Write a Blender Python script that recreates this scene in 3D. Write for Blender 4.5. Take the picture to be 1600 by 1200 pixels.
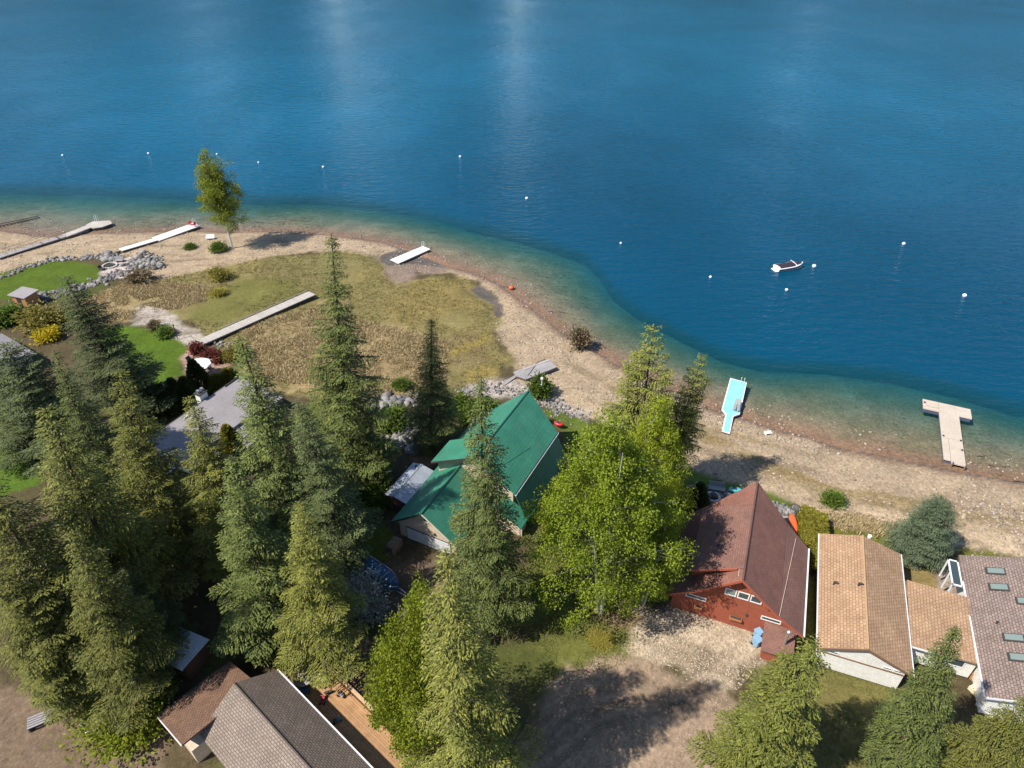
import bpy, math, random
import numpy as np
from mathutils import Vector

for o in list(bpy.data.objects):
    bpy.data.objects.remove(o)
SC = bpy.context.scene
COL = SC.collection
R = math.radians

# ------------------------------------------------------------------ camera
CAM_H, PITCH, FPX = 60.0, 36.0, 1067.0          # height above the lake (m), tilt below level, focal length in 1600-px-wide pixels
cam_d = bpy.data.cameras.new('camera')
cam_d.sensor_width = 36.0
cam_d.lens = 36.0 * FPX / 1600.0
cam_d.clip_start = 0.5
cam_d.clip_end = 20000
cam = bpy.data.objects.new('camera', cam_d)
COL.objects.link(cam)
cam.location = (0, 0, CAM_H)
cam.rotation_euler = (R(90 - PITCH), 0, 0)
SC.camera = cam

# ------------------------------------------------------------------ sky, sun, exposure
SUN_EL = 51.0
SUN_TO = Vector((-0.905, -0.425))                # horizontal direction towards the sun
wd = bpy.data.worlds.new('World')
SC.world = wd
wd.use_nodes = True
wn = wd.node_tree
wn.nodes.clear()
sky = wn.nodes.new('ShaderNodeTexSky')
sky.sky_type = 'NISHITA'
sky.sun_disc = False
sky.sun_elevation = R(SUN_EL)
sky.sun_rotation = math.atan2(SUN_TO.x, SUN_TO.y)
sky.altitude = 400
sky.dust_density = 0.3
sky.ozone_density = 1.6
bg = wn.nodes.new('ShaderNodeBackground')
bg.inputs['Strength'].default_value = 0.115
wo = wn.nodes.new('ShaderNodeOutputWorld')
wn.links.new(sky.outputs[0], bg.inputs[0])
wn.links.new(bg.outputs[0], wo.inputs[0])
sl = bpy.data.lights.new('sun', 'SUN')
sl.energy = 4.9
sl.angle = R(0.53)
sl.color = (1.0, 0.94, 0.84)
so = bpy.data.objects.new('sun', sl)
COL.objects.link(so)
so.location = (-200, -100, 220)
ld = Vector((-SUN_TO.x * math.cos(R(SUN_EL)), -SUN_TO.y * math.cos(R(SUN_EL)), -math.sin(R(SUN_EL))))
so.rotation_euler = ld.to_track_quat('-Z', 'Y').to_euler()
SC.view_settings.view_transform = 'Standard'
SC.view_settings.look = 'None'
SC.view_settings.exposure = 0.48
SC.view_settings.gamma = 1.0
SC.view_settings.use_curve_mapping = False
SC.render.engine = 'CYCLES'
SC.cycles.use_denoising = True
SC.cycles.max_bounces = 6
SC.cycles.diffuse_bounces = 3
SC.cycles.transparent_max_bounces = 12
SC.cycles.use_adaptive_sampling = True
SC.cycles.adaptive_threshold = 0.02
SC.cycles.caustics_reflective = False
SC.cycles.caustics_refractive = False
SC.cycles.sample_clamp_indirect = 6.0

# ------------------------------------------------------------------ helpers
RNG = np.random.default_rng(7)
random.seed(7)
_ct, _st = math.cos(R(PITCH)), math.sin(R(PITCH))


def at(px, py, z=1.5):
    """map a measured survey pixel to the ground-plan point (x, y) at height z"""
    u = (px - 800) / FPX
    v = -(py - 600) / FPX
    k = (CAM_H - z) / (_st - v * _ct)
    return (u * k, (_ct + v * _st) * k)


def top_z(bx, by, py):
    """height of something standing at (bx, by) whose top shows at image row py"""
    v = -(py - 600) / FPX
    return CAM_H + (-_st + v * _ct) / (_ct + v * _st) * by


def seg_dist(P, line):
    P = np.asarray(P, float)
    best = np.full(len(P), 1e9)
    for (a, b) in zip(line[:-1], line[1:]):
        a = np.array(a); b = np.array(b)
        ab = b - a
        t = np.clip(((P - a) @ ab) / max(ab @ ab, 1e-9), 0, 1)
        d = np.hypot(P[:, 0] - (a[0] + t * ab[0]), P[:, 1] - (a[1] + t * ab[1]))
        best = np.minimum(best, d)
    return best


def in_poly(P, poly):
    x, y = P[:, 0], P[:, 1]
    ins = np.zeros(len(P), bool)
    n = len(poly)
    j = n - 1
    for i in range(n):
        xi, yi = poly[i]; xj, yj = poly[j]
        c = ((yi > y) != (yj > y)) & (x < (xj - xi) * (y - yi) / ((yj - yi) or 1e-9) + xi)
        ins ^= c
        j = i
    return ins


def poly_sd(P, poly):
    """signed distance, positive inside"""
    d = seg_dist(P, list(poly) + [poly[0]])
    return np.where(in_poly(P, poly), d, -d)


def sstep(a, b, x):
    t = np.clip((x - a) / (b - a), 0, 1)
    return t * t * (3 - 2 * t)


_perm = np.random.default_rng(3).random((64, 64))


def vnoise(x, y):
    """tileable value noise in [0,1]"""
    xi = np.floor(x).astype(int); yi = np.floor(y).astype(int)
    fx = x - xi; fy = y - yi
    fx = fx * fx * (3 - 2 * fx); fy = fy * fy * (3 - 2 * fy)
    g = lambda a, b: _perm[a % 64, b % 64]
    return (g(xi, yi) * (1 - fx) + g(xi + 1, yi) * fx) * (1 - fy) + (g(xi, yi + 1) * (1 - fx) + g(xi + 1, yi + 1) * fx) * fy


def fbm(x, y, s, o=3):
    v = 0; a = 1; t = 0
    for k in range(o):
        v = v + a * vnoise(x / s + 17 * k, y / s + 9 * k); t += a
        a *= .5; s *= .5
    return v / t


# shoreline and the edge of the shallow shelf, both on the lake surface
SHORE_PX = [(0, 360), (30, 364), (60, 369), (110, 368), (150, 364), (180, 364), (240, 362), (300, 361), (360, 363), (400, 362), (450, 363), (510, 367), (560, 373), (600, 379), (632, 390), (695, 415), (737, 426), (775, 442), (800, 460), (828, 480), (854, 500), (884, 526), (924, 546), (948, 561), (962, 570), (1000, 588), (1040, 606), (1075, 621), (1109, 638), (1125, 644), (1168, 657), (1226, 675), (1262, 683), (1307, 700), (1372, 711), (1405, 719), (1470, 732), (1509, 739), (1551, 747), (1600, 755)]
SHORE = [(-3000, 420), (-420, 190)] + [at(x, y, 0) for x, y in SHORE_PX] + [(120, 48), (420, -40), (3000, -500)]
SHELF_PX = [(0, 290), (120, 291), (250, 297), (400, 306), (500, 306), (560, 312), (640, 325), (720, 345), (800, 362), (860, 378), (915, 397), (938, 418), (960, 452), (1000, 482), (1060, 512), (1130, 546), (1200, 563), (1300, 566), (1400, 580), (1500, 602), (1600, 632)]
SHELF = [(-3000, 520), (-420, 250)] + [at(x, y, 0) for x, y in SHELF_PX] + [(140, 75), (420, 10), (3000, -400)]
POOLS = [[at(x, y, 0) for x, y in q] for q in (
    [(600, 398), (632, 391), (690, 409), (690, 417), (640, 412), (606, 415), (594, 408)],
    [(736, 453), (750, 448), (778, 466), (776, 477), (758, 470)],
    [(770, 490), (782, 478), (786, 492), (778, 498)])]


def height(x, y):
    x = np.atleast_1d(np.asarray(x, float)); y = np.atleast_1d(np.asarray(y, float))
    P = np.stack([x, y], 1)
    ds = seg_dist(P, SHORE)
    ys = np.interp(x, [p[0] for p in SHORE], [p[1] for p in SHORE])
    land = y < ys
    d = np.where(land, ds, -ds)
    zl = 0.85 * (1 - np.exp(-np.maximum(d, 0) / 7.0)) + 0.0 + 1.15 * sstep(14, 42, d) + 0.12 * (fbm(x, y, 6) - .5) * sstep(1, 6, d) + 0.05 * (fbm(x, y, 1.4) - .5) * sstep(.5, 3, d)
    zl = zl + 30 * sstep(150, 1500, d)
    yd = np.interp(x, [p[0] for p in SHELF], [p[1] for p in SHELF])
    deep = y > yd
    dd = seg_dist(P, SHELF)
    t = np.clip(ds / np.maximum(ds + dd, .01), 0, 1)
    zs = -0.04 - 2.3 * t ** 1.7 - .25 * (fbm(x, y, 5) - .5) * sstep(2, 6, ds)
    wdt = 8 + 22 * sstep(24, -25, x) + 5 * sstep(45, 75, x)
    zd = -2.34 - 14.7 * (1 - np.exp(-(dd / wdt) ** 1.1)) + 1.5 * (fbm(x, y, 15) - .5) * sstep(0, 12, dd)
    z = np.where(land, zl, np.where(deep, zd, zs))
    for q in POOLS:
        m = np.hypot(x - q[0][0], y - q[0][1]) < 40
        if m.any():
            s = poly_sd(P[m], q) + .9 * (fbm(x[m], y[m], 2) - .5)
            z[m] = z[m] * (1 - sstep(-2.5, 0, s)) + sstep(-2.5, 0, s) * (.03 - .10 * sstep(0, .6, s))
    return z


def zg(x, y):
    return float(height(x, y)[0])


def gp(px, py):
    """ground point under a survey pixel"""
    z = 1.0
    for _ in range(5):
        x, y = at(px, py, z)
        z = zg(x, y)
    return Vector((x, y, z))


# ------------------------------------------------------------------ materials
MATS = {}


def mat(name, col=(.5, .5, .5), rough=.7, metal=0.0, noise=None, bump=None, var=0.0, spec=.5):
    """noise=(scale, amount) colour mottling; bump=(scale, strength) fine relief; var = shade change from piece to piece"""
    if name in MATS:
        return MATS[name]
    m = bpy.data.materials.new(name)
    m.use_nodes = True
    nt = m.node_tree
    b = nt.nodes['Principled BSDF']
    b.inputs['Roughness'].default_value = rough
    b.inputs['Metallic'].default_value = metal
    b.inputs['Specular IOR Level'].default_value = spec
    c = nt.nodes.new('ShaderNodeRGB'); c.outputs[0].default_value = (*col, 1)
    out = c.outputs[0]
    tc = nt.nodes.new('ShaderNodeTexCoord')
    if noise:
        out = mottle(nt, out, tc.outputs['Object'], noise[0], noise[1])
    if var:
        oi = nt.nodes.new('ShaderNodeObjectInfo')
        mr = nt.nodes.new('ShaderNodeMapRange'); mr.inputs[3].default_value = 1 - var; mr.inputs[4].default_value = 1 + var
        nt.links.new(oi.outputs['Random'], mr.inputs[0])
        out = scale_col(nt, out, mr.outputs[0])
    nt.links.new(out, b.inputs['Base Color'])
    if bump:
        n = nt.nodes.new('ShaderNodeTexNoise'); n.inputs['Scale'].default_value = bump[0]; n.inputs['Detail'].default_value = 4
        nt.links.new(tc.outputs['Object'], n.inputs['Vector'])
        bp = nt.nodes.new('ShaderNodeBump'); bp.inputs['Strength'].default_value = bump[1]; bp.inputs['Distance'].default_value = .05
        nt.links.new(n.outputs['Fac'], bp.inputs['Height']); nt.links.new(bp.outputs[0], b.inputs['Normal'])
    MATS[name] = m
    return m


def scale_col(nt, col, fac):
    x = nt.nodes.new('ShaderNodeMix'); x.data_type = 'RGBA'; x.blend_type = 'MULTIPLY'; x.inputs[0].default_value = 1
    nt.links.new(col, x.inputs[6]); nt.links.new(fac, x.inputs[7])
    return x.outputs[2]


def mottle(nt, col, vec, scale, amt, detail=5):
    n = nt.nodes.new('ShaderNodeTexNoise'); n.inputs['Scale'].default_value = scale; n.inputs['Detail'].default_value = detail; n.inputs['Roughness'].default_value = .65
    nt.links.new(vec, n.inputs['Vector'])
    mr = nt.nodes.new('ShaderNodeMapRange'); mr.inputs[1].default_value = .3; mr.inputs[2].default_value = .7
    mr.inputs[3].default_value = 1 - amt; mr.inputs[4].default_value = 1 + amt
    nt.links.new(n.outputs['Fac'], mr.inputs[0])
    return scale_col(nt, col, mr.outputs[0])


def uv_tiles(name, c1, c2, mortar, w, h, rough=.85, bump=.5, mort=.02, metal=0.0, stain=.18, offset=.5, patch=None):
    """shingles, boards or seams laid out along the UV map (metres)"""
    m = bpy.data.materials.new(name)
    m.use_nodes = True
    nt = m.node_tree
    b = nt.nodes['Principled BSDF']
    b.inputs['Roughness'].default_value = rough; b.inputs['Metallic'].default_value = metal
    uv = nt.nodes.new('ShaderNodeUVMap')
    br = nt.nodes.new('ShaderNodeTexBrick')
    br.inputs['Scale'].default_value = 1.0
    br.inputs['Brick Width'].default_value = w; br.inputs['Row Height'].default_value = h
    br.inputs['Mortar Size'].default_value = mort; br.inputs['Mortar Smooth'].default_value = .3
    br.inputs['Color1'].default_value = (*c1, 1); br.inputs['Color2'].default_value = (*c2, 1); br.inputs['Mortar'].default_value = (*mortar, 1)
    br.offset = offset
    nt.links.new(uv.outputs[0], br.inputs['Vector'])
    tc = nt.nodes.new('ShaderNodeTexCoord')
    col = mottle(nt, br.outputs['Color'], tc.outputs['Object'], .45, stain)
    col = mottle(nt, col, tc.outputs['Object'], 6.0, .16)
    if patch:
        n = nt.nodes.new('ShaderNodeTexNoise'); n.inputs['Scale'].default_value = .6; n.inputs['Detail'].default_value = 6
        nt.links.new(tc.outputs['Object'], n.inputs['Vector'])
        rp = nt.nodes.new('ShaderNodeMapRange'); rp.inputs[1].default_value = .58; rp.inputs[2].default_value = .72
        nt.links.new(n.outputs['Fac'], rp.inputs[0])
        mx = nt.nodes.new('ShaderNodeMix'); mx.data_type = 'RGBA'; mx.inputs[7].default_value = (*patch, 1)
        ml = nt.nodes.new('ShaderNodeMath'); ml.operation = 'MULTIPLY'; ml.inputs[1].default_value = .6
        nt.links.new(rp.outputs[0], ml.inputs[0]); nt.links.new(ml.outputs[0], mx.inputs[0]); nt.links.new(col, mx.inputs[6])
        col = mx.outputs[2]
    nt.links.new(col, b.inputs['Base Color'])
    bp = nt.nodes.new('ShaderNodeBump'); bp.inputs['Strength'].default_value = bump; bp.inputs['Distance'].default_value = .03
    iv = nt.nodes.new('ShaderNodeMath'); iv.operation = 'SUBTRACT'; iv.inputs[0].default_value = 1
    nt.links.new(br.outputs['Fac'], iv.inputs[1]); nt.links.new(iv.outputs[0], bp.inputs['Height'])
    nt.links.new(bp.outputs[0], b.inputs['Normal'])
    MATS[name] = m
    return m


def leaf_mat(name, c1, c2, trans=.25, rough=.6, tint=.22):
    m = bpy.data.materials.new(name)
    m.use_nodes = True
    nt = m.node_tree
    b = nt.nodes['Principled BSDF']
    b.inputs['Roughness'].default_value = rough; b.inputs['Specular IOR Level'].default_value = .25
    ge = nt.nodes.new('ShaderNodeNewGeometry')
    oi = nt.nodes.new('ShaderNodeObjectInfo')
    mx = nt.nodes.new('ShaderNodeMix'); mx.data_type = 'RGBA'
    mx.inputs[6].default_value = (*c1, 1); mx.inputs[7].default_value = (*c2, 1)
    nt.links.new(ge.outputs['Random Per Island'], mx.inputs[0])
    mr = nt.nodes.new('ShaderNodeMapRange'); mr.inputs[3].default_value = 1 - tint; mr.inputs[4].default_value = 1 + tint
    nt.links.new(oi.outputs['Random'], mr.inputs[0])
    col = scale_col(nt, mx.outputs[2], mr.outputs[0])
    tc = nt.nodes.new('ShaderNodeTexCoord')
    col = mottle(nt, col, tc.outputs['Object'], .55, .22, 3)
    nt.links.new(col, b.inputs['Base Color'])
    tr = nt.nodes.new('ShaderNodeBsdfTranslucent')
    nt.links.new(col, tr.inputs[0])
    ms = nt.nodes.new('ShaderNodeMixShader'); ms.inputs[0].default_value = trans
    nt.links.new(b.outputs[0], ms.inputs[1]); nt.links.new(tr.outputs[0], ms.inputs[2])
    nt.links.new(ms.outputs[0], nt.nodes['Material Output'].inputs[0])
    MATS[name] = m
    return m


# ------------------------------------------------------------------ mesh building
class MB:
    def __init__(self):
        self.v = []; self.f = []; self.uv = []

    def face(self, pts, uvs=None):
        i = len(self.v)
        self.v += [tuple(p) for p in pts]
        self.f.append(list(range(i, i + len(pts))))
        self.uv.append(uvs or [(0, 0)] * len(pts))

    def flat_uv(self, pts):
        p0 = Vector(pts[0])
        e = (Vector(pts[1]) - p0)
        e = e.normalized() if e.length > 1e-6 else Vector((1, 0, 0))
        n = Vector((0, 0, 0))
        for i in range(1, len(pts) - 1):
            n += (Vector(pts[i]) - p0).cross(Vector(pts[i + 1]) - p0)
        n = n.normalized() if n.length > 1e-9 else Vector((0, 0, 1))
        w = n.cross(e)
        return [((Vector(p) - p0).dot(e), (Vector(p) - p0).dot(w)) for p in pts]

    def prism(self, pts, ext):
        """planar polygon pushed along ext; pts wound so that the normal points away from ext"""
        ext = Vector(ext)
        pts = [Vector(p) for p in pts]
        n = Vector((0, 0, 0))
        for i in range(1, len(pts) - 1):
            n += (pts[i] - pts[0]).cross(pts[i + 1] - pts[0])
        if n.dot(ext) > 0:
            pts = [pts[1], pts[0]] + pts[:1:-1]
        bot = [p + ext for p in pts]
        self.face(pts, self.flat_uv(pts))
        self.face(bot[::-1], self.flat_uv(bot[::-1]))
        k = len(pts)
        for i in range(k):
            j = (i + 1) % k
            q = [pts[j], pts[i], bot[i], bot[j]]
            self.face(q, self.flat_uv(q))
        return self

    def box(self, c, s, ax=None):
        """box of size s centred on c; ax = (x axis, y axis) horizontal unit vectors"""
        c = Vector(c)
        X = Vector((1, 0, 0)); Y = Vector((0, 1, 0))
        if ax is not None:
            X = Vector((ax[0], ax[1], 0)).normalized(); Y = Vector((-X.y, X.x, 0))
        a, b2, h = X * s[0] / 2, Y * s[1] / 2, Vector((0, 0, s[2] / 2))
        return self.prism([c - a - b2 + h, c + a - b2 + h, c + a + b2 + h, c - a + b2 + h], (0, 0, -s[2]))

    def tube(self, p, r, n=6, cap=True):
        """tube through points p with radii r"""
        p = [Vector(q) for q in p]
        if not hasattr(r, '__len__'):
            r = [r] * len(p)
        rings = []
        for i, q in enumerate(p):
            d = (p[min(i + 1, len(p) - 1)] - p[max(i - 1, 0)]).normalized()
            up = Vector((0, 0, 1)) if abs(d.z) < .9 else Vector((1, 0, 0))
            s = d.cross(up).normalized(); t = s.cross(d)
            rings.append([q + (s * math.cos(2 * math.pi * k / n) + t * math.sin(2 * math.pi * k / n)) * r[i] for k in range(n)])
        for a, b2 in zip(rings[:-1], rings[1:]):
            for k in range(n):
                self.face([a[k], a[(k + 1) % n], b2[(k + 1) % n], b2[k]])
        if cap:
            self.face(rings[0][::-1]); self.face(rings[-1])
        return self

    def lathe(self, c, prof, n=14):
        """prof = [(radius, z)]"""
        c = Vector(c)
        rings = [[c + Vector((r_ * math.cos(2 * math.pi * k / n), r_ * math.sin(2 * math.pi * k / n), z_)) for k in range(n)] for r_, z_ in prof]
        for a, b2 in zip(rings[:-1], rings[1:]):
            for k in range(n):
                self.face([a[k], a[(k + 1) % n], b2[(k + 1) % n], b2[k]])
        self.face(rings[0][::-1]); self.face(rings[-1])
        return self

    def build(self, name, m, parent=None, smooth=False, bevel=0, base=None):
        me = bpy.data.meshes.new(name)
        off = Vector(base) if base is not None else Vector((0, 0, 0))
        root = parent
        while root is not None and base is None:
            if '_o' in root:
                off = Vector(root['_o']); break
            root = root.parent
        me.from_pydata([tuple(Vector(p) - off) for p in self.v], [], self.f)
        ul = me.uv_layers.new(name='UVMap')
        flat = [c for f in self.uv for q in f for c in q]
        ul.data.foreach_set('uv', flat)
        o = link(name, me, m, parent)
        if base is not None:
            o.location = off
        if smooth:
            w = bpy.context.evaluated_depsgraph_get  # noqa
            import bmesh
            bm = bmesh.new(); bm.from_mesh(me); bmesh.ops.remove_doubles(bm, verts=bm.verts, dist=1e-4); bm.to_mesh(me); bm.free()
            me.polygons.foreach_set('use_smooth', [True] * len(me.polygons))
        elif bevel:
            import bmesh
            bm = bmesh.new(); bm.from_mesh(me); bmesh.ops.remove_doubles(bm, verts=bm.verts, dist=1e-4)
            bmesh.ops.bevel(bm, geom=bm.edges, offset=bevel, segments=1, affect='EDGES'); bm.to_mesh(me); bm.free()
        return o


def link(name, me, m, parent=None):
    o = bpy.data.objects.new(name, me)
    COL.objects.link(o)
    if m is not None:
        me.materials.append(MATS[m] if isinstance(m, str) else m)
    if parent is not None:
        o.parent = parent
    return o


def tag(o, label=None, cat=None, group=None, kind=None):
    if label: o['label'] = label
    if cat: o['category'] = cat
    if group: o['group'] = group
    if kind: o['kind'] = kind
    return o


def thing(name, label, cat, loc, group=None):
    """Empty at a thing's base; parts are given in world coordinates and stored relative to it"""
    o = bpy.data.objects.new(name, None)
    COL.objects.link(o)
    o.location = loc
    o.empty_display_size = .3
    o['_o'] = [float(c) for c in loc]
    return tag(o, label, cat, group)


def np_mesh(name, V, F, m, parent=None, smooth=False):
    me = bpy.data.meshes.new(name)
    V = np.asarray(V, np.float32); F = np.asarray(F, np.int32)
    k = F.shape[1]
    me.vertices.add(len(V)); me.vertices.foreach_set('co', V.ravel())
    me.loops.add(F.size); me.loops.foreach_set('vertex_index', F.ravel())
    me.polygons.add(len(F)); me.polygons.foreach_set('loop_start', np.arange(0, F.size, k, dtype=np.int32))
    try:
        me.polygons.foreach_set('loop_total', np.full(len(F), k, np.int32))
    except Exception:
        pass
    if smooth:
        me.polygons.foreach_set('use_smooth', np.ones(len(F), bool))
    me.update(calc_edges=True)
    if parent == 'mesh':
        if m: me.materials.append(MATS[m])
        return me
    return link(name, me, m, parent)


class Frame:
    """plan frame of a house: a runs along the ridge away from the viewer, r to the right"""
    def __init__(s, o, a):
        s.o = Vector(o); a = Vector(a).normalized(); s.a = a; s.r = Vector((a.y, -a.x))

    def __call__(s, a, r, z):
        p = s.o + s.a * a + s.r * r
        return Vector((p.x, p.y, z))

    def d(s, a, r, z=0):
        p = s.a * a + s.r * r
        return Vector((p.x, p.y, z))

    @property
    def ax(s):
        return (s.r.x, s.r.y)


def slab(pts, th=.18):
    return MB().prism(pts, (0, 0, -th))

# ================================================================== terrain
def ramp_lines(lo, hi, step, far):
    core = list(np.arange(lo, hi + step / 2, step))
    s = step; a = lo; left = []
    while a > -far:
        s *= 1.28; a -= s; left.append(a)
    s = step; a = hi; right = []
    while a < far:
        s *= 1.28; a += s; right.append(a)
    return np.array(left[::-1] + core + right)


PX = lambda q, z=1.3: [at(x, y, z) for x, y in q]
# zone: (name, polygon, albedo, soft edge m, grain: 1 pebbles .. 0 grass)
ZONES = [
    ('beach', PX([(-600, 470), (0, 436), (60, 410), (110, 402), (200, 396), (250, 440), (300, 430), (340, 418), (400, 402), (480, 390), (560, 392), (640, 420), (700, 420), (742, 432), (768, 450), (782, 478), (770, 510), (785, 535), (810, 560), (800, 590), (860, 620), (900, 640), (940, 660), (1010, 690), (1060, 705), (1075, 730), (1190, 765), (1250, 790), (1290, 818), (1400, 842), (1500, 862), (1620, 868), (2100, 960), (2300, 600), (1600, 600), (1100, 500), (800, 380), (600, 320), (0, 300), (-600, 300)]), (.345, .262, .175), 1.2, .9),
    ('mud_flat', PX([(590, 400), (632, 388), (700, 414), (700, 424), (660, 425), (640, 440), (600, 455), (570, 440), (575, 420)], .5), (.215, .16, .125), 2.2, .7),
    ('meadow', PX([(205, 462), (235, 437), (300, 425), (345, 415), (430, 396), (480, 392), (540, 388), (590, 400), (620, 440), (700, 425), (742, 432), (765, 447), (780, 478), (772, 510), (785, 535), (800, 556), (770, 590), (720, 602), (600, 625), (540, 640), (400, 600), (352, 572), (330, 540), (300, 512), (260, 500), (225, 482)]), (.20, .165, .066), 1.8, .35),
    ('reed_bed', PX([(205, 462), (240, 437), (330, 450), (320, 475), (270, 490), (225, 480)]), (.29, .22, .11), 1.5, .4),
    ('reed_bed', PX([(335, 545), (420, 505), (520, 470), (560, 500), (700, 530), (690, 590), (600, 622), (420, 600)]), (.28, .205, .105), 3.0, .4),
    ('reed_bed', PX([(112, 482), (170, 455), (205, 440), (240, 434), (228, 482), (205, 505), (150, 512)]), (.30, .225, .11), 1.5, .4),
    ('meadow', PX([(310, 480), (360, 440), (430, 430), (470, 430), (480, 455), (400, 490), (340, 512), (300, 505)]), (.145, .135, .04), 2.5, .2),
    ('meadow', PX([(420, 405), (520, 395), (580, 405), (520, 430), (480, 445), (430, 430)]), (.185, .155, .065), 2.5, .3),
    ('meadow', PX([(600, 480), (640, 440), (700, 425), (735, 432), (748, 470), (690, 490), (620, 500)]), (.21, .16, .06), 2.5, .3),
    ('meadow', PX([(640, 530), (740, 515), (775, 530), (770, 560), (700, 575), (640, 570)]), (.20, .15, .07), 2.5, .3),
    ('meadow', PX([(700, 546), (745, 528), (760, 516), (770, 524), (740, 542), (705, 553)]), (.25, .19, .055), 1.0, .2),
    ('meadow', PX([(725, 580), (765, 563), (780, 570), (770, 592), (735, 598)]), (.25, .19, .06), 2.0, .2),
    ('gravel_path', PX([(205, 482), (240, 478), (262, 490), (290, 512), (312, 522), (318, 540), (296, 546), (255, 520), (215, 512)]), (.36, .31, .26), 1.0, 1.0),
    ('stony_bank', PX([(770, 590), (800, 585), (860, 612), (915, 640), (912, 655), (860, 630), (810, 618), (720, 612), (730, 600)]), (.36, .31, .27), 1.6, 1.0),
    ('lawn', PX([(-300, 510), (0, 424), (40, 408), (80, 402), (122, 404), (153, 412), (161, 428), (130, 446), (75, 463), (40, 469), (0, 472), (-300, 560)]), (.075, .115, .012), .5, 0),
    ('lawn', PX([(150, 515), (212, 517), (240, 519), (270, 533), (297, 549), (284, 566), (292, 590), (250, 606), (180, 610)]), (.072, .118, .012), .4, 0),
    ('patio', PX([(284, 566), (300, 548), (318, 542), (352, 556), (365, 580), (330, 604), (300, 600), (290, 588)]), (.33, .22, .17), .4, .8),
    ('patio', PX([(152, 424), (166, 412), (190, 400), (222, 394), (232, 402), (210, 428), (176, 436), (162, 433)]), (.47, .40, .35), .5, .9),
    ('lawn', PX([(-80, 740), (0, 712), (50, 700), (64, 762), (20, 780), (-80, 800)]), (.075, .13, .015), .6, 0),
    ('lawn', PX([(838, 636), (862, 634), (915, 652), (935, 690), (890, 700), (880, 670)]), (.09, .12, .02), .7, 0),
    ('lawn', PX([(560, 850), (600, 820), (630, 846), (622, 872), (560, 900)]), (.10, .12, .02), 1.0, .1),
    ('lawn', PX([(828, 836), (870, 820), (900, 880), (990, 960), (1000, 1010), (960, 1050), (880, 1060), (830, 1010), (800, 960), (820, 900)]), (.125, .13, .032), 2.0, .2),
    ('dirt_yard', PX([(640, 880), (700, 885), (720, 920), (660, 960), (560, 985), (500, 990), (480, 930), (560, 900)]), (.13, .095, .065), 1.2, .6),
    ('dirt_yard', PX([(905, 935), (960, 950), (1000, 975), (985, 1000), (930, 975)]), (.24, .16, .095), 1.4, .6),
    ('lawn', PX([(1075, 728), (1120, 745), (1180, 757), (1245, 780), (1240, 800), (1150, 785), (1060, 745)]), (.085, .125, .02), .8, 0),
    ('patio', PX([(1075, 760), (1130, 768), (1240, 795), (1252, 850), (1090, 850), (1070, 800)]), (.34, .28, .235), .4, .8),
    ('lawn', PX([(1244, 850), (1282, 840), (1282, 1060), (1245, 1060)]), (.13, .125, .03), .5, .1),
    ('lawn', PX([(1278, 812), (1340, 822), (1420, 836), (1460, 850), (1440, 880), (1380, 860), (1280, 836)]), (.125, .125, .022), .7, 0),
    ('lawn', PX([(1404, 862), (1450, 870), (1465, 900), (1462, 918), (1410, 905)]), (.20, .15, .06), .8, .2),
    ('patio', PX([(1464, 878), (1500, 875), (1510, 930), (1470, 925)]), (.27, .22, .18), .3, .7),
    ('lawn', PX([(1495, 848), (1560, 856), (1600, 868), (1600, 880), (1500, 866)]), (.12, .12, .025), .5, 0),
    ('lawn', PX([(1190, 1050), (1290, 1045), (1420, 1075), (1440, 1140), (1440, 1240), (1160, 1240)]), (.155, .135, .045), 1.4, .2),
    ('gravel_driveway', PX([(984, 1000), (1008, 968), (1052, 944), (1075, 955), (1200, 992), (1190, 1040), (1150, 1085), (1105, 1078), (1045, 1050), (992, 1032)]), (.42, .335, .24), 1.6, 1.0),
    ('dirt_road', PX([(780, 1240), (840, 1090), (880, 1050), (960, 1035), (1045, 1050), (1110, 1080), (1160, 1110), (1260, 1240), (1300, 1500), (700, 1500)]), (.29, .21, .145), 1.2, .6),
    ('dirt_yard', PX([(-60, 1070), (60, 1085), (160, 1100), (250, 1115), (260, 1240), (-60, 1240)]), (.17, .12, .08), 1.0, .5),
    ('dirt_yard', PX([(400, 1020), (470, 1015), (600, 1010), (600, 1120), (500, 1080), (430, 1050)]), (.21, .14, .09), 1.2, .5),
    ('dirt_yard', PX([(650, 690), (690, 690), (680, 730), (650, 745)]), (.22, .13, .085), .8, .5),
]
xs = ramp_lines(-117, 76, .4, 3000)
ys = ramp_lines(20, 152, .4, 3000)
NX, NY = len(xs), len(ys)
GX, GY = np.meshgrid(xs, ys)
gx, gy = GX.ravel(), GY.ravel()
gz = height(gx, gy)
P2 = np.stack([gx, gy], 1)
dsh = seg_dist(P2, SHORE)
landv = gy < np.interp(gx, [p[0] for p in SHORE], [p[1] for p in SHORE])
sdist = np.where(landv, dsh, -dsh)
n1 = fbm(gx, gy, 3.0, 4); n2 = fbm(gx + 50, gy, 9.0, 3); n3 = fbm(gx, gy + 77, .9, 2)
colr = np.zeros((len(gx), 4)); colr[:, :3] = (.085, .065, .035); colr[:, 3] = .3
colr[:, :3] = colr[:, :3] * (1 - sstep(.5, .75, n2)[:, None]) + np.array((.075, .085, .022)) * sstep(.5, .75, n2)[:, None]
zone = np.full(len(gx), -1)
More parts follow.
